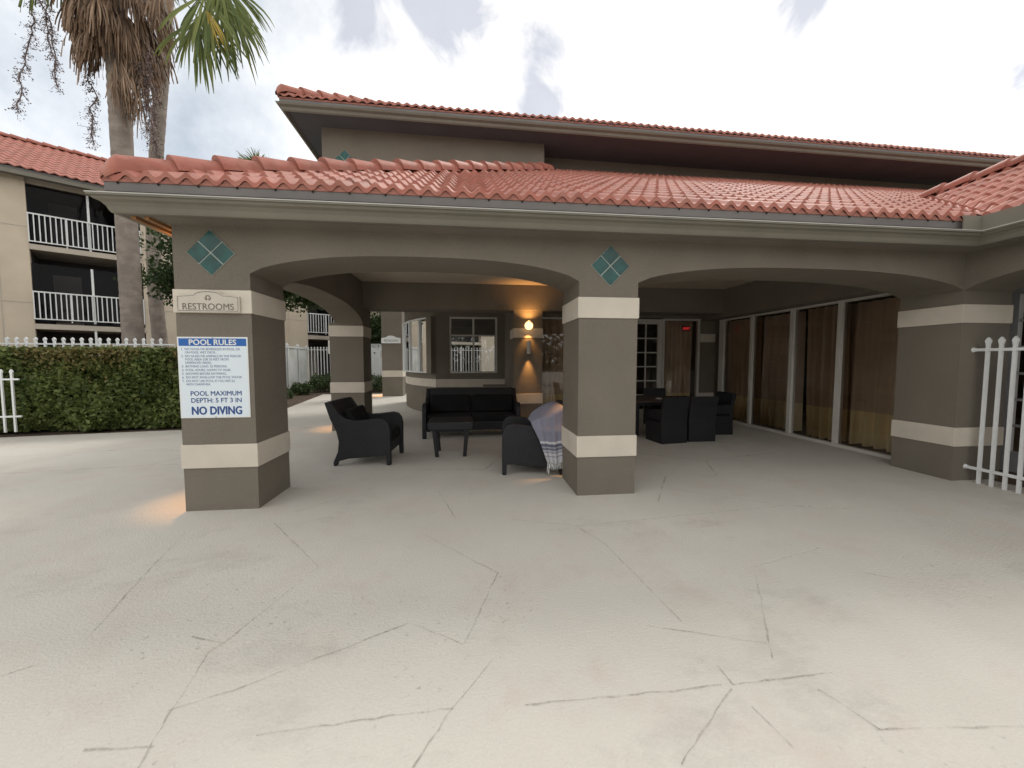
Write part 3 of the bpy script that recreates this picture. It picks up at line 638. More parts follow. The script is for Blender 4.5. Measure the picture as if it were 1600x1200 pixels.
# small sign on far pier
y = 15.688
fs = thing('arched_sign', 'small pale sign with an arched top on the distant free standing pier', 'sign', (-3.04, y, 2.1))
hp = [(-3.42, 2.10), (-2.68, 2.10), (-2.68, 2.30)] + [(-3.05 + .2 * math.cos(t), 2.30 + .10 * math.sin(t)) for t in [math.pi * i / 10 for i in range(1, 10)]] + [(-3.42, 2.30)]
m = MB(); m.prism(hp, f, y - .03, y, 'white'); m.build('plaque', fs)
m = MB(); text_mb(m, 'RESTROOMS', .12, lambda a, b, d: (-3.05 + a, y - .032 - d, 2.16 + b), 'engrave', .001, sx=.8); m.build('lettering', fs, fixn=False)

# --------------------------------------------------------------- lamps
def spot(name, loc, dirv, e, ang, parent, blend=1.0, r=.03, col=(1, .46, .13)):
    l = bpy.data.lights.new(name, 'SPOT'); l.energy = e; l.spot_size = R(ang); l.spot_blend = blend; l.color = col; l.shadow_soft_size = r
    o = bpy.data.objects.new(name, l); COL.objects.link(o); o.parent = parent
    o.location = Vector(loc) - Vector(parent['_org']); o.rotation_euler = Vector(dirv).to_track_quat('-Z', 'Y').to_euler()
def sconce(p, n, label, up=14, dn=14, ang=62, z=1.55):
    """cylinder up/down light; p=(x,y) on wall, n outward normal"""
    t = thing('wall_lamp', label, 'wall lamp', (p[0], p[1], z), group='cylinder wall lamps on the columns')
    c = Vector((p[0], p[1], 0)) + Vector(n) * .085
    m = MB(); m.tube([(c.x, c.y, z), (c.x, c.y, z + .27)], .045, 'offwhite', 20, cap=False); m.tube([(c.x, c.y, z + .02), (c.x, c.y, z + .25)], .040, 'offwhite', 20); m.build('lamp_body', t, smooth='auto')
    m = MB(); q = Vector((p[0], p[1], 0)); m.tube([(q.x, q.y, z + .135), (c.x, c.y, z + .135)], .022, 'offwhite', 10); m.build('bracket', t)
    spot('lamp_light', (c.x, c.y, z + .01), (-n[0] * .10, -n[1] * .10, -1), dn, ang, t)
    if up: spot('lamp_light', (c.x, c.y, z + .26), (-n[0] * .10, -n[1] * .10, 1), up, ang, t)
    return t
sconce((1.255, 8.1), (0, -1, 0), 'white cylinder wall lamp throwing an orange beam down the pillar behind the sofa', 0, 40, 50)
t = thing('globe_lamp', 'round glowing glass lamp on the cream band of the pillar behind the sofa', 'wall lamp', (1.25, 8.09, 2.13))
m = MB(); c = (1.25, 8.0, 2.135)
nb = 14
for i in range(nb + 1):
    th = math.pi * i / nb
    for j in range(20): ph = 2 * math.pi * j / 20; m.v.append((c[0] + .085 * math.sin(th) * math.cos(ph), c[1] + .04 * math.sin(th) * math.sin(ph), c[2] + .085 * math.cos(th)))
for i in range(nb):
    for j in range(20): q = (j + 1) % 20; m.f.append((i * 20 + j, i * 20 + q, (i + 1) * 20 + q, (i + 1) * 20 + j)); m.m.append(m.mi('lamp'))
m.build('lamp_glass', t, smooth=True)
m = MB(); m.tube([(c[0] + .095 * math.cos(a), c[1] - .005, c[2] + .095 * math.sin(a)) for a in [2 * math.pi * i / 24 for i in range(25)]], .011, 'offwhite', 8); m.tube([(1.25, 8.09, 2.135), (1.25, 8.04, 2.135)], .04, 'offwhite', 12); m.build('lamp_ring', t, smooth=True)
spot('lamp_light', (1.25, 7.93, 2.22), (0, .22, 1), 22, 130, t, 1)
spot('lamp_light', (1.25, 7.98, 2.02), (0, .35, -1), 8, 80, t, .7)
sconce((XL, 4.14), (-1, 0, 0), 'wall lamp on the outer side of the RESTROOMS column, hidden, lighting deck and eave', 30, 60, 52)
sconce((-2.74, 8.3), (-1, 0, 0), 'wall lamp on the outer side of the column behind the left armchair', 16, 60, 50)
sconce((-3.42, 16.05), (-1, 0, 0), 'wall lamp on the left side of the distant pier', 22, 160, 60)
sconce((1.30, Y0 + TW), (0, 1, 0), 'wall lamp on the rear of the middle front column beside the throw', 0, 40, 60)

# security camera & exit sign
t = thing('security_camera', 'small white dome camera under the ceiling in the back right corner of the portico', 'camera', (5.42, 8.45, 2.98))
m = MB(); m.tube([(5.42, 8.45, 2.985), (5.42, 8.45, 2.94)], .06, 'white', 16); m.build('mount', t)
m = MB(); m.tube([(5.42, 8.45, 2.94), (5.42, 8.45, 2.90), (5.42, 8.45, 2.87)], [.05, .042, .015], 'trimgrey', 14); m.tube([(5.42, 8.42, 2.93), (5.38, 8.32, 2.90)], .03, 'white', 10); m.build('lens_dome', t, smooth='auto')
t = thing('exit_sign', 'red lit EXIT sign seen through the back window', 'sign', (5.33, 9.0, 2.14))
m = MB(); m.box((5.24, 8.985, 2.14), (5.42, 9.01, 2.26), 'room'); m.build('sign_box', t)
m = MB(); text_mb(m, 'EXIT', .085, lambda a, b, d: (5.33 + a, 8.982 - d, 2.17 + b), 'exit', .002, bold=.002); m.build('lettering', t, fixn=False)

# --------------------------------------------------------------- furniture
PROF = [(0, 0), (.045, 0), (.06, .06), (.20, .095), (.64, .13), (.695, .13), (.70, 0), (.755, 0), (.755, .48), (.735, .56), (.69, .615), (.62, .635), (.40, .61), (.29, .605), (.17, .64), (.09, .70), (-.02, .86), (-.10, .85), (-.03, .63), (.045, .47), (.075, .33), (.06, .19), (0, .05)]
def lounge(name, label, cat, loc, rz, width, nseat, group):
    t = thing(name, label, cat, loc, rz, group, org=(0, 0, 0)); h = width / 2; th = .075
    # local: front = +x, width along y
    for s in (-1, 1):
        m = MB(); m.prism(PROF, lambda a, b, d: (a - .38, d, b), s * h, s * (h - th), 'wicker'); m.build('side_panel', t, bevel=.012)
    m = MB(); q = h - th - .002
    m.prism([(.06, .16), (.10, .16), (.12, .36), (.08, .50), (.0, .66), (-.075, .845), (-.01, .855), (.07, .68), (.15, .50), (.19, .36), (.19, .16)][0:0] + [(.07, .14), (.20, .14), (.20, .40), (.06, .70), (-.015, .865), (-.098, .855), (-.02, .64), (.06, .47), (.088, .33)], lambda a, b, d: (a - .38, d, b), -q, q, 'wicker'); m.build('backrest', t, bevel=.01)
    m = MB(); m.prism([(.20, .14), (.715, .14), (.73, .30), (.20, .30)], lambda a, b, d: (a - .38, d, b), -q, q, 'wicker'); m.build('seat_base', t, bevel=.01)
    w = 2 * q / nseat
    for i in range(nseat):
        m = MB(); a0 = -q + i * w + .006; m.prism([(.22, .302), (.72, .302), (.73, .40), (.70, .425), (.22, .41)], lambda a, b, d: (a - .38, d, b), a0, a0 + w - .012, 'cushion'); m.build('seat_cushion', t, bevel=.03)
        m = MB(); m.prism([(.215, .425), (.33, .43), (.20, .76), (.10, .73)], lambda a, b, d: (a - .38, d, b), a0 + .01, a0 + w - .022, 'cushion'); m.build('back_cushion', t, bevel=.035)
    return t
lounge('armchair', 'black wicker armchair on the left, turned towards the coffee table', 'armchair', (-1.40, 5.63, 0), R(-4), .76, 1, 'black wicker armchairs')
lounge('armchair', 'black wicker armchair with a grey striped throw, beside the middle front column', 'armchair', (.80, 4.95, 0), R(180 - 5), .74, 1, 'black wicker armchairs')
lounge('sofa', 'black wicker two seat sofa facing the camera in front of the bay window', 'sofa', (.05, 7.32, 0), R(-90), 1.78, 2, None)
# coffee table
t = thing('coffee_table', 'low black wicker table with a padded top in front of the sofa', 'table', (-.27, 5.83, 0), R(0), org=(0, 0, 0))
m = MB(); m.prism([(-.33, .43), (-.33, .50), (-.30, .52), (.30, .52), (.33, .50), (.33, .43), (.29, .40), (-.29, .40)], lambda a, b, d: (a, d, b), -.28, .28, 'wicker'); m.build('table_top', t, bevel=.015)
for sx in (-1, 1):
    for sy_ in (-1, 1):
        m = MB(); k = len(m.v); m.tube([(sx * .20, sy_ * .20, 0), (sx * .235, sy_ * .22, .41)], [.036, .045], 'wicker', 4); m.build('leg', t)
m = MB(); m.box((-.22, -.2, .36), (.22, .2, .40), 'wicker'); m.build('apron', t)
# dining set
def dchair(label, loc, rz):
    t = thing('dining_chair', label, 'chair', loc, rz, 'black wicker dining chairs', org=(0, 0, 0))
    w = .245
    m = MB(); m.prism([(.0, .0), (.40, .0), (.42, .36), (.0, .36)], lambda a, b, d: (a - .2, d, b), -w, w, 'wicker'); m.build('seat_skirt', t, bevel=.008)
    m = MB(); m.prism([(-.07, 0), (-.002, 0), (-.002, .42), (-.02, .60), (-.06, .79), (-.13, .79), (-.085, .60), (-.06, .40)], lambda a, b, d: (a - .2, d, b), -w - .004, w + .004, 'wicker'); m.build('backrest', t, bevel=.01)
    m = MB(); m.prism([(.0, .362), (.40, .362), (.41, .40), (.0, .40)], lambda a, b, d: (a - .2, d, b), -w + .01, w - .01, 'cushion'); m.build('seat_cushion', t, bevel=.015)
    for s in (-1, 1):
        m = MB(); m.prism([(-.004, .40), (.30, .40), (.33, .53), (.25, .56), (.02, .58), (-.01, .58)], lambda a, b, d: (a - .2, d, b), s * w, s * (w - .05), 'wicker'); m.build('armrest', t, bevel=.008)
    return t
dchair('black wicker dining chair with its back to the camera, next to the middle front column', (3.42, 6.36, 0), R(98))
dchair('black wicker dining chair with its back to the camera, second from the middle front column', (4.02, 6.46, 0), R(90))
dchair('black wicker dining chair at the right end of the dining table, seen from the side', (4.72, 6.98, 0), R(180))
dchair('black wicker dining chair on the far side of the dining table', (4.12, 7.90, 0), R(-92))
dchair('black wicker dining chair at the left end of the dining table, behind the column', (2.75, 7.05, 0), R(0))
t = thing('dining_table', 'dark rectangular patio table between the black dining chairs', 'table', (3.75, 7.15, 0))
m = MB(); m.box((2.98, 6.68, .635), (4.52, 7.6, .67), 'room'); m.build('table_top', t, bevel=.006)
m = MB(); m.box((3.05, 6.75, .58), (4.45, 7.53, .635), 'wicker'); m.build('apron', t)
for x in (3.08, 4.36):
    for y in (6.78, 7.44): m = MB(); m.box((x, y, 0), (x + .06, y + .06, .58), 'wicker'); m.build('leg', t)
m = MB()
for k in range(7):
    a = k * .9; m.poly([(3.62 + .07 * math.cos(a), 6.98 + .05 * math.sin(a), .672), (3.62 + .07 * math.cos(a + 1), 6.98 + .05 * math.sin(a + 1), .674), (3.62 + .03 * math.cos(a + .5), 6.98 + .03 * math.sin(a + .5), .70)], 'beige2')
m.build('crumpled_napkin', fixn=False, loc=(3.62, 6.98, .67), label='crumpled pale napkin lying on the dark dining table', category='napkin')
# box behind sofa
t = thing('storage_crate', 'low brown storage crate standing behind the right half of the sofa', 'crate', (.62, 8.9, 0))
m = MB(); m.box((.35, 8.75, 0), (.85, 9.15, .80), 'gutter'); m.build('crate_body', t, bevel=.01)
m = MB(); m.box((.33, 8.73, .80), (.87, 9.17, .84), 'taupe'); m.build('lid', t, bevel=.01)

# throw on chair 2
def throwmat():
    m = bpy.data.materials.new('striped_throw'); m.use_nodes = True; t = m.node_tree; p = t.nodes['Principled BSDF']; p.inputs['Roughness'].default_value = .95
    uv = N(t, 'ShaderNodeUVMap'); s = N(t, 'ShaderNodeSeparateXYZ'); t.links.new(uv.outputs[0], s.inputs[0])
    base, wh, dk = (.24, .24, .305), (.60, .60, .63), (.12, .13, .19)
    st = [(0, base), (.60, base), (.605, wh), (.645, wh), (.65, dk), (.70, dk), (.705, wh), (.72, base), (.755, dk), (.77, wh), (.80, base), (.82, wh), (.86, wh), (.87, dk), (.885, wh), (1, wh)]
    c = ramp(t, s.outputs[1], st); c.node.color_ramp.interpolation = 'LINEAR'
    g = N(t, 'ShaderNodeNewGeometry'); c = mixc(t, ramp(t, noise(t, g, 120, 3), [(.35, .25), (.7, 0.)]), c, (.12, .13, .17))
    t.links.new(c, p.inputs['Base Color']); return m
M['throw'] = throwmat()
R0 = [(.75, 4.86, .645), (.90, 4.87, .80), (1.12, 4.92, .86)]
R1 = [(.74, 4.555, .650), (.95, 4.53, .735), (1.15, 4.53, .83)]
R2 = [(.836, 4.52, .45), (.987, 4.49, .45), (1.18, 4.50, .46)]
R3 = [(.936, 4.505, .17), (1.04, 4.48, .17), (1.19, 4.49, .20)]
rowsT = [R0, R1, R2, R3]; tv = [0, .30, .58, 1.0]; nu, nv = 22, 40
m = MB()
def q3(r, s): a, b, c = (Vector(x) for x in r); return a * (1 - s) ** 2 + (b * 2 - (a + c) * .5) * 2 * s * (1 - s) + c * s * s
for j in range(nv + 1):
    t_ = j / nv
    for k in range(3):
        if t_ <= tv[k + 1] or k == 2: break
    l = (t_ - tv[k]) / (tv[k + 1] - tv[k])
    for i in range(nu + 1):
        s = i / nu; p = q3(rowsT[k], s).lerp(q3(rowsT[k + 1], s), l)
        fold = .026 * math.sin(s * 15 + t_ * 3.5) * (.2 + t_) + .007 * math.sin(s * 31 + t_ * 9)
        crease = .012 * math.exp(-((t_ - .42 - .1 * s) / .04) ** 2)
        m.v.append((p.x, p.y - abs(fold) - crease, p.z + (.012 if t_ < .32 else 0) + .006 * math.sin(s * 9)))
for j in range(nv):
    for i in range(nu): a = j * (nu + 1) + i; m.f.append((a, a + 1, a + nu + 2, a + nu + 1)); m.m.append(m.mi('throw'))
m.uv = [(i / nu, j / nv) for j in range(nv + 1) for i in range(nu + 1)]
th = m.build('throw_blanket', loc=(.9, 4.6, .9), smooth=True, fixn=False, label='grey blue throw with white stripes and fringe draped over the right armchair', category='blanket')
so_ = th.modifiers.new('thick', 'SOLIDIFY'); so_.thickness = .006; so_.offset = 0
m = MB()
for i in range(46):
    s = i / 45; p = q3(R3, s); x = p.x + random.uniform(-.004, .004); L = random.uniform(.05, .09) + (.06 if i < 5 else 0)
    m.tube([(x, p.y - .008, p.z + .01), (x + random.uniform(-.006, .006), p.y - .006, p.z - L * .5), (x + random.uniform(-.012, .012), p.y - .004, max(.01, p.z - L))], [.0035, .003, .002], 'white', 4)
fr = m.build('fringe', th)

# --------------------------------------------------------------- fences
def picket(m, x, y, z0, z1, w=.012, mm='white', dx=(1, 0)):
    ux, uy = dx; 
    pts = [(-w, z0), (w, z0), (w, z1 - .085), (w * 1.7, z1 - .05), (w * 1.7, z1 - .035), (0, z1), (-w * 1.7, z1 - .035), (-w * 1.7, z1 - .05), (-w, z1 - .085)]
    m.prism(pts, lambda a, b, d: (x + ux * a - uy * d, y + uy * a + ux * d, b), -w, w, mm)
def fence(label, p0, p1, z0, z1, r0, r1, sp=.14, w=.0135, group=None, flange=False, name='picket_fence', maxp=100, posts=0):
    t = thing(name, label, 'fence', (p0[0], p0[1], 0), 0, group)
    a, b = Vector(p0), Vector(p1); L = (b - a).length; u = (b - a).normalized(); n = Vector((-u.y, u.x))
    for z in (r0, r1):
        m = MB(); q = .016
        c = [a + n * q, a - n * q, b - n * q, b + n * q]; m.prism([(v.x, v.y) for v in c], lambda x, y, zz: (x, y, zz), z, z + .032, 'white')
        if flange: m.tube([(a - u * .0, z + .016), (a - u * .02, z + .016)] and [(a.x, a.y, z + .016), (a.x - u.x * .0, a.y - u.y * .02, z + .016), (a.x, a.y - u.y * .035, z + .016)], [.022, .026, .038], 'white', 8)
        m.build('rail', t, bevel=.003)
    k = int((L - .1) / sp)
    for i in range(min(k, maxp)):
        p = a + u * (.1 + i * sp); m = MB(); picket(m, p.x, p.y, z0, z1, w, 'white', (u.x, u.y)); m.build('picket', t)
    for i in range(posts):
        p = a + u * (L * i / max(posts - 1, 1)); m = MB(); m.box((p.x - .03, p.y - .03, 0), (p.x + .03, p.y + .03, z1 + .02), 'white'); m.tube([(p.x, p.y, z1 + .02), (p.x, p.y, z1 + .09)], [.035, .002], 'white', 4); m.build('post', t)
    return t
fence('white metal picket fence fixed by flanges to the right corner column', (5.78, 3.795), (5.78, 1.2), .0, 1.665, .15, 1.51, .108, .0135, flange=True)
fence('long white picket fence whose finials show above the hedge', (-13.5, 9.45), (-6.9, 9.95), .05, 1.93, .2, 1.765, .173, .018)
fence('short white picket panel at the left end of the hedge front', (-8.17, 7.97), (-9.4, 7.78), .10, 1.25, .37, 1.05, .145, .014)
fence('white picket fence at the back behind the distant pier', (-8.2, 20.6), (2.2, 20.8), .25, 2.12, .4, 1.95, .15, .018, posts=5)
# low gate panel behind hedge right
# solid vinyl fence
t = thing('vinyl_fence', 'weathered white solid panel fence seen through the left arch', 'fence', (-7.9, 16.2, 0), 0)
a, b = Vector((-7.75, 14.2)), Vector((-8.15, 20.5)); n = 5
for i in range(n):
    p, q = a.lerp(b, i / n), a.lerp(b, (i + 1) / n); m = MB(); k = 8
    for j in range(k):
        r, s = p.lerp(q, j / k + .006), p.lerp(q, (j + 1) / k - .006); m.prism([(r.x, r.y), (s.x, s.y), (s.x + .03, s.y), (r.x + .03, r.y)], lambda x, y, z: (x, y, z), .08, 1.98, 'vinyl')
    m.build('panel', t)
    m = MB(); m.prism([(p.x, p.y), (q.x, q.y), (q.x + .06, q.y), (p.x + .06, p.y)], lambda x, y, z: (x, y, z), 1.98, 2.07, 'vinyl'); m.build('top_rail', t)
    m = MB(); m.box((p.x - .05, p.y - .05, 0), (p.x + .08, p.y + .08, 2.12), 'vinyl'); m.tube([(p.x + .015, p.y + .015, 2.12), (p.x + .015, p.y + .015, 2.2)], [.085, .01], 'vinyl', 4); m.build('post', t)
t = thing('privacy_screen', 'bright white slatted screen behind the picket fence beside the distant pier', 'screen', (-4.5, 21.6, 0))
for x in (-5.6, -4.85, -4.1): m = MB(); m.box((x, 21.6, 0), (x + .72, 21.64, 2.25), 'white'); m.build('panel', t)
m = MB(); m.box((-5.65, 21.58, 2.25), (-3.3, 21.66, 2.33), 'white'); m.build('top_rail', t)

# --------------------------------------------------------------- foliage helpers
def leaves(m, P, size, mm, up=.3, aspect=1.7):
    """P (n,3) positions: one folded quad per point"""
    n = len(P); d = rng.normal(size=(n, 3)); d /= np.linalg.norm(d, axis=1)[:, None]
    nn = rng.normal(size=(n, 3)); nn[:, 2] += up * 3; b = np.cross(d, nn); b /= np.linalg.norm(b, axis=1)[:, None] + 1e-9
    s = size * rng.uniform(.6, 1.3, (n, 1)); a = d * s * aspect / 2; w = b * s / 2
    V = np.stack([P - a, P + w * .9 - a * .1, P + a, P - w * .9 - a * .1], 1).reshape(-1, 3)
    k = len(m.v); m.v += list(map(tuple, V.tolist())); i0 = m.mi(mm)
    m.f += [(k + 4 * i, k + 4 * i + 1, k + 4 * i + 2, k + 4 * i + 3) for i in range(n)]; m.m += [i0] * n
def tree(name, label, base, h, crown, nl, leaf=.09, group=None, trunk_r=.16, mm='leaf_tree'):
    t = thing(name, label, 'tree', base, 0, group)
    b = Vector(base); m = MB(); c = Vector((base[0], base[1], crown[0][2] if crown else h)); 
    tp = [b, b + Vector((.08, .05, h * .35)), b + Vector((-.05, .1, h * .62))]
    m.tube(tp, [trunk_r, trunk_r * .8, trunk_r * .6], 'treebark', 10)
    for (x, y, z, r) in crown:
        e = Vector((x, y, z)); mid = tp[2].lerp(e, .5) + Vector((random.uniform(-.3, .3), random.uniform(-.3, .3), -.2)); m.tube([tp[2], mid, e], [trunk_r * .45, trunk_r * .28, .02], 'treebark', 6)
        for q in range(4):
            o = e + Vector((random.uniform(-1, 1), random.uniform(-1, 1), random.uniform(-.5, .6))) * r * .8; m.tube([e.lerp(mid, .3), o], [.03, .008], 'treebark', 4)
    m.build('trunk', t, smooth=True)
    m = MB(); tot = sum(r ** 2 for *_, r in crown)
    for (x, y, z, r) in crown:
        k = int(nl * r * r / tot); nc = max(6, int(k / 55)); 
        cc = rng.normal(size=(nc, 3)); cc /= np.linalg.norm(cc, axis=1)[:, None]; cc *= (r * rng.uniform(.35, 1.05, (nc, 1))); cc[:, 2] *= .62
        for ci in range(nc):
            P = np.array([x, y, z]) + cc[ci] + rng.normal(size=(55, 3)) * np.array([.26, .26, .15]) * (.6 + r * .25); leaves(m, P, leaf, mm)
    m.build('crown', t, fixn=False)
    return t
# tree belt on the far side of the pool, behind the viewpoint (seen mirrored in the glass)
m = MB()
for i in range(46):
    a = -math.pi * (i / 45) ; c = np.array([46 * math.cos(a), 46 * math.sin(a) * .8 - 4, 3.0 + 1.2 * math.sin(i * 2.3)])
    P = c + rng.normal(size=(330, 3)) * np.array([2.3, 1.6, 1.9]); P[:, 2] = np.abs(P[:, 2]); leaves(m, P, .6, 'leaf_tree')
m.build('woodland', fixn=False, kind='stuff', label='belt of dark trees on the far side of the pool deck', category='trees')
# hedge
hd = thing('hedge', 'long clipped green hedge with brownish new growth on top, in front of the white fence', 'hedge', (-8, 8.7, 0))
hp0, hp1 = Vector((-14.5, 7.35)), Vector((-5.25, 8.62)); hu = (hp1 - hp0).normalized(); hn = Vector((-hu.y, hu.x)); HL = (hp1 - hp0).length
def hpt(s, dpt, z): p = hp0 + hu * s + hn * dpt; return (p.x, p.y, z)
m = MB(); ns, nz_ = 60, 10
for i in range(ns):
    s0, s1 = HL * i / ns, HL * (i + 1) / ns; top = 1.46 + .03 * math.sin(i * 1.7)
    m.prism([(.36, 0), (.90, 0), (.90, top), (.36, top)], lambda a, b, d, s0=s0: hpt(d, a, b), s0, s1, 'hedge')
m.build('hedge_core', hd)
m = MB(); n = 40000
s = rng.uniform(0, HL, n); z = rng.uniform(.04, 1.66, n); lump = .09 * np.sin(s * 2.3 + z * 3) + .07 * np.sin(s * 5.1 - z * 4.3) + .03 * np.sin(s * 11 + z * 9)
dp = .05 + lump + rng.exponential(.07, n) + np.where(z < .3, (.3 - z) * .35, 0)
P = np.array([hp0.x, hp0.y, 0]) + np.outer(s, [hu.x, hu.y, 0]) + np.outer(dp, [hn.x, hn.y, 0]); P[:, 2] = z
leaves(m, P, .068, 'leaf_hedge', .2, 1.5)
n = 9000; s = rng.uniform(0, HL, n); dp = rng.uniform(.0, .95, n); P = np.array([hp0.x, hp0.y, 0]) + np.outer(s, [hu.x, hu.y, 0]) + np.outer(dp, [hn.x, hn.y, 0])
P[:, 2] = 1.60 + rng.normal(0, .035, n) + .03 * np.sin(s * 1.9)
leaves(m, P[:5000], .048, 'leaf_hedge_top', .2, 1.5); leaves(m, P[5000:], .05, 'leaf_hedge', .2, 1.5)
n = 4500; s = rng.uniform(0, HL, n); z = 1.62 - rng.exponential(.12, n); dp = rng.normal(.03, .04, n); P = np.array([hp0.x, hp0.y, 0]) + np.outer(s, [hu.x, hu.y, 0]) + np.outer(dp, [hn.x, hn.y, 0]); P[:, 2] = np.maximum(z, 1.0)
leaves(m, P, .048, 'leaf_hedge_top', .2, 1.5)
n = 1500; z = rng.uniform(.05, 1.6, n); dp = rng.uniform(0, .9, n); P = np.array([hp1.x, hp1.y, 0]) + np.outer(dp, [hn.x, hn.y, 0]) + rng.normal(0, .04, (n, 3)); P[:, 2] = z; leaves(m, P, .05, 'leaf_hedge', .2, 1.5)
m.build('foliage', hd, fixn=False)
# trees beyond
tree('broadleaf_tree', 'dark leafy tree whose crown hangs over the fence beyond the left arch', (-8.3, 13.9, 0), 5.2, [(-7.0, 13.9, 4.3, 1.25), (-8.6, 13.6, 4.9, 1.2), (-9.3, 14.0, 4.0, 1.05), (-5.7, 14.3, 4.5, 1.0), (-7.8, 14.8, 5.2, 1.1), (-6.3, 13.9, 3.75, .8), (-5.5, 14.1, 3.8, .75)], 24000, .085, 'dark trees beyond the portico')
tree('broadleaf_tree', 'dark leafy tree directly behind the distant pier', (-2.9, 22.6, 0), 7, [(-3.4, 22.5, 4.2, 1.7), (-1.6, 22.6, 4.6, 1.6), (-4.6, 22.9, 5.2, 1.5), (-2.6, 22.4, 5.8, 1.6), (-.6, 22.9, 5.2, 1.4), (-1.9, 22.0, 3.2, 1.0), (-5.3, 22, 3.3, 1.2), (-4.5, 22.1, 2.6, 1.0), (-3.6, 22, 2.9, 1.1)], 26000, .12, 'dark trees beyond the portico', .2)
def shrub(label, c, r, h, n, size=.06, group='low shrubs along the back fence'):
    t = thing('shrub', label, 'shrub', c, 0, group); m = MB()
    for k in range(9):
        a = random.uniform(0, 6.28); m.tube([c, (c[0] + math.cos(a) * r * .6, c[1] + math.sin(a) * r * .6, h * .8)], [.014, .004], 'treebark', 4)
    m.build('stem', t); m = MB(); d = rng.normal(size=(n, 3)); d /= np.linalg.norm(d, axis=1)[:, None]; d *= rng.uniform(.45, 1.05, (n, 1))
    lump = 1 + .18 * np.sin(d[:, 0] * 7 + d[:, 1] * 5 + c[0] * 3)
    P = np.array([c[0], c[1], h * .5]) + d * np.array([r, r, h * .52]) * lump[:, None]; P[:, 2] = np.maximum(P[:, 2], .02); leaves(m, P, size, 'leaf_shrub'); m.build('foliage', t, fixn=False)
for lb, c, r, h, n in (('low green shrub at the foot of the white panel fence', (-7.0, 16.9, 0), .5, .5, 1100), ('bushy shrub between the panel fence and the back left column', (-6.6, 18.4, 0), .7, .8, 1800),
                       ('shrub showing between the back left column and the distant pier', (-4.5, 18.4, 0), .9, .75, 2200), ('shrub directly behind the distant pier', (-3.3, 18.5, 0), .7, .8, 1500), ('shrub between the distant pier and the bay', (-2.2, 18.6, 0), .7, .9, 1500), ('small sprawling plant on the mulch nearest the left arch', (-6.9, 15.2, 0), .4, .3, 500)):
    shrub(lb, c, r, h, n)

# --------------------------------------------------------------- palms
def frond(m, hub, ax, nrm, Rr, n, spread, droop, mm, w=.045, dead=False, split=.45):
    hub, ax, nrm = Vector(hub), Vector(ax).normalized(), Vector(nrm); nrm = (nrm - ax * nrm.dot(ax)).normalized(); sd = ax.cross(nrm)
    mi_ = m.mi(mm)
    for i in range(n):
        a = spread * (i / (n - 1) - .5) + random.gauss(0, .03); d = ax * math.cos(a) + sd * math.sin(a); L = Rr * (1 - .25 * abs(i / (n - 1) - .5) * 2) * random.uniform(.85, 1.08)
        wd = (nrm.cross(d)).normalized(); k = len(m.v); p = hub.copy(); dd = d.copy(); st = 7
        halfang = spread / n / 2 * 1.05
        for j in range(st + 1):
            t = j / st; r = t * L
            wj = min(math.tan(halfang) * r + .006, w) * (1 if t < split else max(.04, 1 - (t - split) / (1 - split)) ** .8)
            zig = nrm * (.012 if i % 2 else -.012) * min(1, r)
            m.v += [tuple(p - wd * wj + zig), tuple(p + wd * wj - zig)]
            dd = (dd + Vector((random.gauss(0, .04), random.gauss(0, .04), -droop * t * (1.6 if t > split else .4)))).normalized(); p = p + dd * (L / st)
        for j in range(st): q = k + 2 * j; m.f.append((q, q + 1, q + 3, q + 2)); m.m.append(mi_)
def palm(name, label, base, top, r0, r1, full, group):
    t = thing(name, label, 'palm tree', base, 0, group); b, c = Vector(base), Vector(top); m = MB(); pts = []; rr = []
    for i in range(110):
        s = i / 109; pts.append(b.lerp(c, s) + Vector((-.9 * math.sin(s * math.pi) * (1 - s), 0, 0)) * (0 if full else 1)); rr.append((r0 * (1 - s) + r1 * s + (.10 * (1 - s * 8) if s < .12 else 0)) * (1 + .035 * (i % 2) + random.gauss(0, .012)))
    m.tube(pts, rr, 'bark', 16); m.build('trunk', t, smooth=True)
    return t, c
p1, c1 = palm('fan_palm', 'near tall fan palm with a thick skirt of dead brown fronds behind the hedge', (-8.88, 11.35, 0), (-9.0, 11.5, 11.6), .225, .215, True, 'fan palms')
m = MB()
cz = 10.3
for i in range(170):                       # dead skirt
    a = random.uniform(0, 2 * math.pi); z = random.uniform(9.6, 11.6); rad = .25 + (z - 9.4) * .20 + random.uniform(0, .25)
    hub = (c1.x + .05 + math.cos(a) * rad, c1.y + math.sin(a) * rad, z); out = Vector((math.cos(a) * .42, math.sin(a) * .42, -1.0))
    frond(m, hub, out, (math.cos(a), math.sin(a), .3), random.uniform(.9, 1.45), 11, random.uniform(.5, 1.1), .35, 'frond_dead', .022, split=.3)
for i in range(44):
    a = random.uniform(-.5, 1.0) - 1.2; z = random.uniform(8.1, 9.6); hub = (c1.x + .28 + random.uniform(-.1, .45), c1.y - .25 + random.uniform(-.2, .2), z)
    frond(m, hub, (.1 + random.uniform(-.15, .15), -.1, -1), (0, -1, .1), random.uniform(.6, 1.2), 5, .45, .3, 'frond_dead', .018, split=.3)
m.build('dead_skirt', p1, fixn=False)
m = MB()
def gf(px, pz, ax, Rr, mm='frond', spread=1.9, droop=.20, yy=11.0, n=34):
    hub = Vector((px, yy, pz)); m.tube([(c1.x, c1.y, 11.4), ((c1.x + px) / 2, (c1.y + yy) / 2, max(pz, 11.3) + .3), tuple(hub)], [.03, .022, .016], 'frond', 5)
    frond(m, hub, ax, (.1, -1, .25), Rr, n, spread, droop, mm, .05, split=.5)
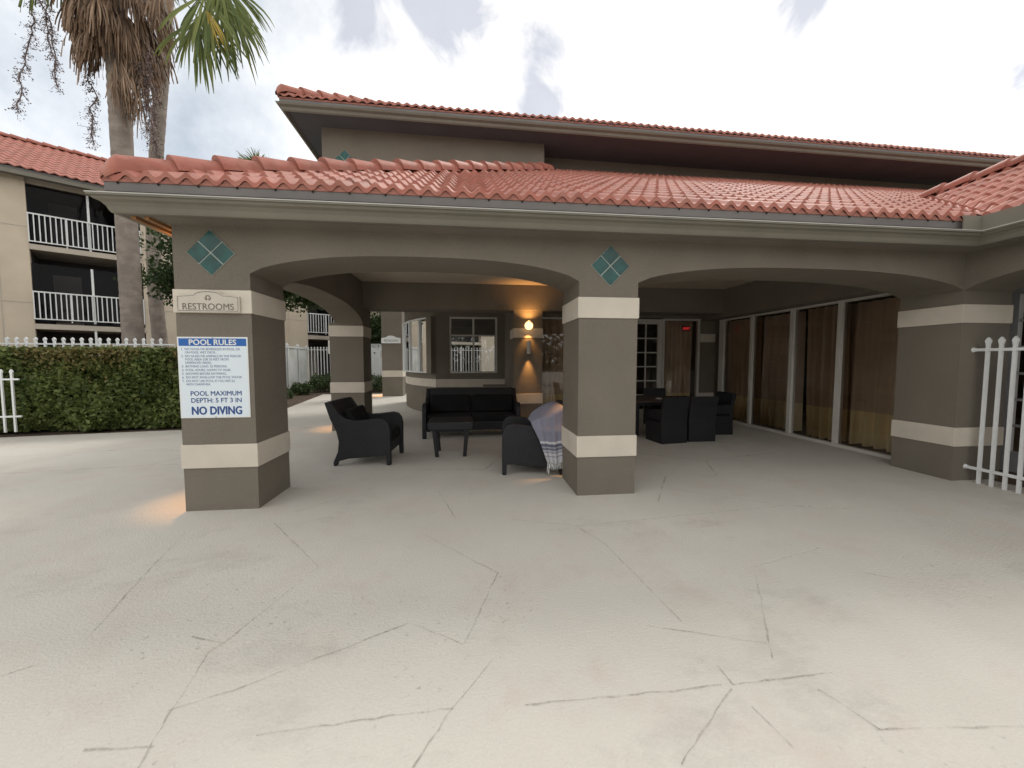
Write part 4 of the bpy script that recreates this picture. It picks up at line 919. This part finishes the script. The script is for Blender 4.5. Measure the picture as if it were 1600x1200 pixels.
gf(-6.9, 10.25, (.18, -.1, -1), 1.9, yy=11.3); gf(-6.55, 10.6, (.3, -.1, -1), 2.0); gf(-6.15, 11.0, (.35, 0, -1), 2.0, spread=1.5); gf(-6.4, 11.1, (.1, 0, -1), 2.2, spread=1.5, yy=11.6); gf(-7.5, 10.9, (-.1, -.1, -1), 1.3, 'frond_dead', 1.2)
gf(-6.45, 10.15, (.5, -.1, -1), 1.25, 'frond_y', .35, n=7, yy=10.9)
gf(-10.0, 11.3, (-.25, -.1, -1), 1.7, spread=1.5); gf(-9.2, 11.5, (0, -.2, -1), 1.5, 'frond_y', 1.3, yy=10.8); gf(-8.6, 11.3, (.1, -.2, -1), 1.1, 'frond_y', 1.0, yy=10.8)
for i in range(26):                        # top of the crown, above the frame
    a = random.uniform(0, 6.28); e = random.uniform(-.1, 1.2); o = Vector((math.cos(a) * math.cos(e), math.sin(a) * math.cos(e), math.sin(e))); hub = c1 + Vector((0, 0, .3)) + o * 1.2
    frond(m, hub, o, (0, 0, 1), 1.4, 26, 3.2, .22, 'frond', .05)
m.build('crown', p1, fixn=False)
m = MB()
def stalk(x, y, z0, z1, w, dens=1.0):
    p = Vector((x, y, z0)); pts = [tuple(p)]
    while p.z > z1: p = p + Vector((random.gauss(0, .05), random.gauss(0, .04), -.16)); pts.append(tuple(p))
    m.tube(pts, .014, 'seed', 5)
    for q in pts[2:]:
        for _ in range(int(10 * dens)):
            e = Vector(q) + Vector((random.gauss(0, w), random.gauss(0, w), random.uniform(-.22, .02))); m.tube([q, e], [.005, .004], 'seed', 3, cap=False)
            P = np.array([tuple(e)] * 4) + rng.normal(0, .03, (4, 3)); leaves(m, P, .035, 'seed', .2, 1.1)
stalk(-10.9, 11.7, 11.6, 7.9, .07, .8); stalk(-10.6, 11.7, 11.6, 8.7, .06, .8); stalk(-11.15, 11.9, 11.6, 9.3, .05, .5); stalk(-9.72, 11.5, 9.6, 7.35, .07, 1.2)
stalk(-8.35, 11.2, 9.3, 6.9, .08, 1.6); stalk(-8.1, 11.3, 9.6, 7.3, .07, 1.4)
m.build('fruit_stalk', p1, fixn=False)
p2, c2 = palm('fan_palm', 'thinner palm trunk leaning right, standing beyond the near fan palm', (-11.1, 15.6, 0), (-10.75, 16.15, 16.5), .22, .19, False, 'fan palms')
m = MB()
for i in range(24):
    a = random.uniform(0, 6.28); e = random.uniform(-.8, 1.2); o = Vector((math.cos(a) * math.cos(e), math.sin(a) * math.cos(e), math.sin(e))); frond(m, c2 + o * .8, o, (0, 0, 1), 1.2, 20, 3, .2, 'frond', .05)
m.build('crown', p2, fixn=False)
p3, c3 = palm('fan_palm', 'small distant palm crown peeking above the tile roof ridge', (-13.0, 26.5, 0), (-13.0, 26.5, 13.0), .2, .18, False, 'fan palms')
m = MB()
for i in range(30):
    a = random.uniform(0, 6.28); e = random.uniform(-.3, 1.3); o = Vector((math.cos(a) * math.cos(e), math.sin(a) * math.cos(e), math.sin(e))); frond(m, c3 + o * .5, o, (0, 0, 1), 1.15, 18, 2.2, .15, 'frond', .04)
m.build('crown', p3, fixn=False)

# --------------------------------------------------------------- apartment building
AP0 = Vector((-16.37, 16.62)); AD = Vector((.788, .616)); AN = Vector((-.616, .788))
def A(u, w, z): p = AP0 + AD * u + AN * w; return (p.x, p.y, z)
ap = thing('apartment_building', 'three storey beige apartment block with screened balconies and red tile roof', 'building', (AP0.x, AP0.y, 0))
def abox(m, u0, u1, w0, w1, z0, z1, mm): m.prism([(u0, w0), (u1, w0), (u1, w1), (u0, w1)], lambda a, b, z: A(a, b, z), z0, z1, mm)
HT = 8.25; bays = [(0, 3.05), (3.35, 3.9), (9.55, 12.6), (19, 22)]
BB = [(0.0, 3.05), (9.55, 12.6), (19.0, 22.0)]
m = MB(); u = -9.0
for a_, b_ in BB + [(34, 34)]:
    abox(m, u, a_, 0, .3, 0, HT, 'beige'); u = b_
m.build('wall', ap)
for a_, b_ in BB:
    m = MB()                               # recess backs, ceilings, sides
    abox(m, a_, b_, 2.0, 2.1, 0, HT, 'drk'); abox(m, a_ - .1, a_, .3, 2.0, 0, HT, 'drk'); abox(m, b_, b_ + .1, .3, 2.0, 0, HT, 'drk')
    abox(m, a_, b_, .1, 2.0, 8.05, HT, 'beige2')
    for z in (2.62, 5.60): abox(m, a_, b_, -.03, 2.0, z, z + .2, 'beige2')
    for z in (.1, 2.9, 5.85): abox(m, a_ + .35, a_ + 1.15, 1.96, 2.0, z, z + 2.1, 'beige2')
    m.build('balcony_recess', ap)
m = MB()
for z in (3.6, 6.4): abox(m, -9, 0, -.012, 0, z, z + .03, 'beige2'); abox(m, 3.05, 9.55, -.012, 0, z, z + .03, 'beige2')
for uu in (-.75, 6.3, 8.6): abox(m, uu, uu + .03, -.010, 0, 0, HT, 'beige2')
m.build('wall_joint', ap)
for a_, b_ in BB[:2]:
    for z in (2.9, 5.80):
        m = MB(); abox(m, a_, b_, -.06, -.02, z + 1.10, z + 1.15, 'white'); abox(m, a_, b_, -.06, -.02, z + .08, z + .12, 'white')
        k = 22
        for i in range(k + 1):
            uu = a_ + .02 + (b_ - a_ - .04) * i / k; abox(m, uu - .016, uu + .016, -.055, -.025, z + .12, z + 1.10, 'white')
        m.build('balcony_railing', ap)
        m = MB(); abox(m, a_ + 1.53, a_ + 1.60, 0, .06, z, z + 2.2 + .0, 'white'); abox(m, a_ + .93, a_ + .97, -.02, .02, z, z + 1.1, 'white'); m.build('balcony_post', ap)
        m = MB(); m.poly([A(a_, .1, z), A(b_, .1, z), A(b_, .1, z + 2.2), A(a_, .1, z + 2.2)], 'screen'); m.build('balcony_screen', ap, fixn=False)
    m = MB(); abox(m, a_ + 1.53, a_ + 1.6, 0, .06, 0, 2.62, 'white'); abox(m, a_ + 1.6, b_, 0, .05, 2.0, 2.06, 'white'); abox(m, a_ + 1.6, b_, 0, .05, 1.0, 1.06, 'white'); m.build('screen_frame', ap)
# things on the balconies
m = MB(); abox(m, 1.0, 1.5, .9, 1.3, 5.85, 6.6, 'blind'); m.build('balcony_chair', loc=A(1.2, 1.1, 5.85), label='pale chair standing on the upper balcony of the apartment block', category='chair')
m = MB(); abox(m, -9.6, 34, -.55, -.42, 8.12, 8.25, 'gutter'); abox(m, -9.6, 34, -.50, 0, 8.25, 8.28, 'taupe'); abox(m, -9.6, 34, -.42, -.38, 8.1, 8.4, 'fascia'); m.build('eave', ap)
m = MB(); o3 = A(-9.8, -.5, 0)
tile_slope(m, (o3[0], o3[1], 0), (AD.x, AD.y, 0), (AN.x, AN.y, 0), lambda v: 0, lambda v: 44, 5.0, z0=8.42, tw=.27, sub=4, ex=.42, amp=.035, step=.03)
o = m.build('tile_roof', ap, fixn=False)
for p in o.data.polygons: p.use_smooth = True
m = MB(); caps(m, A(-9.8, 4.5, 8.42 + 5 * MS), A(34, 4.5, 8.42 + 5 * MS), r=.13, L=.45, start=False); m.build('ridge_cap', ap, smooth='auto')
m = MB(); abox(m, -9.6, 34, 2.1, 9, 0, 8.3, 'beige'); m.poly([A(-9.6, 4.5, 8.35 + 5 * MS), A(34, 4.5, 8.35 + 5 * MS), A(34, 9.5, 8.3), A(-9.6, 9.5, 8.3)], 'tile'); m.build('wall', ap)

for o in bpy.data.objects:
    if '_org' in o: del o['_org']
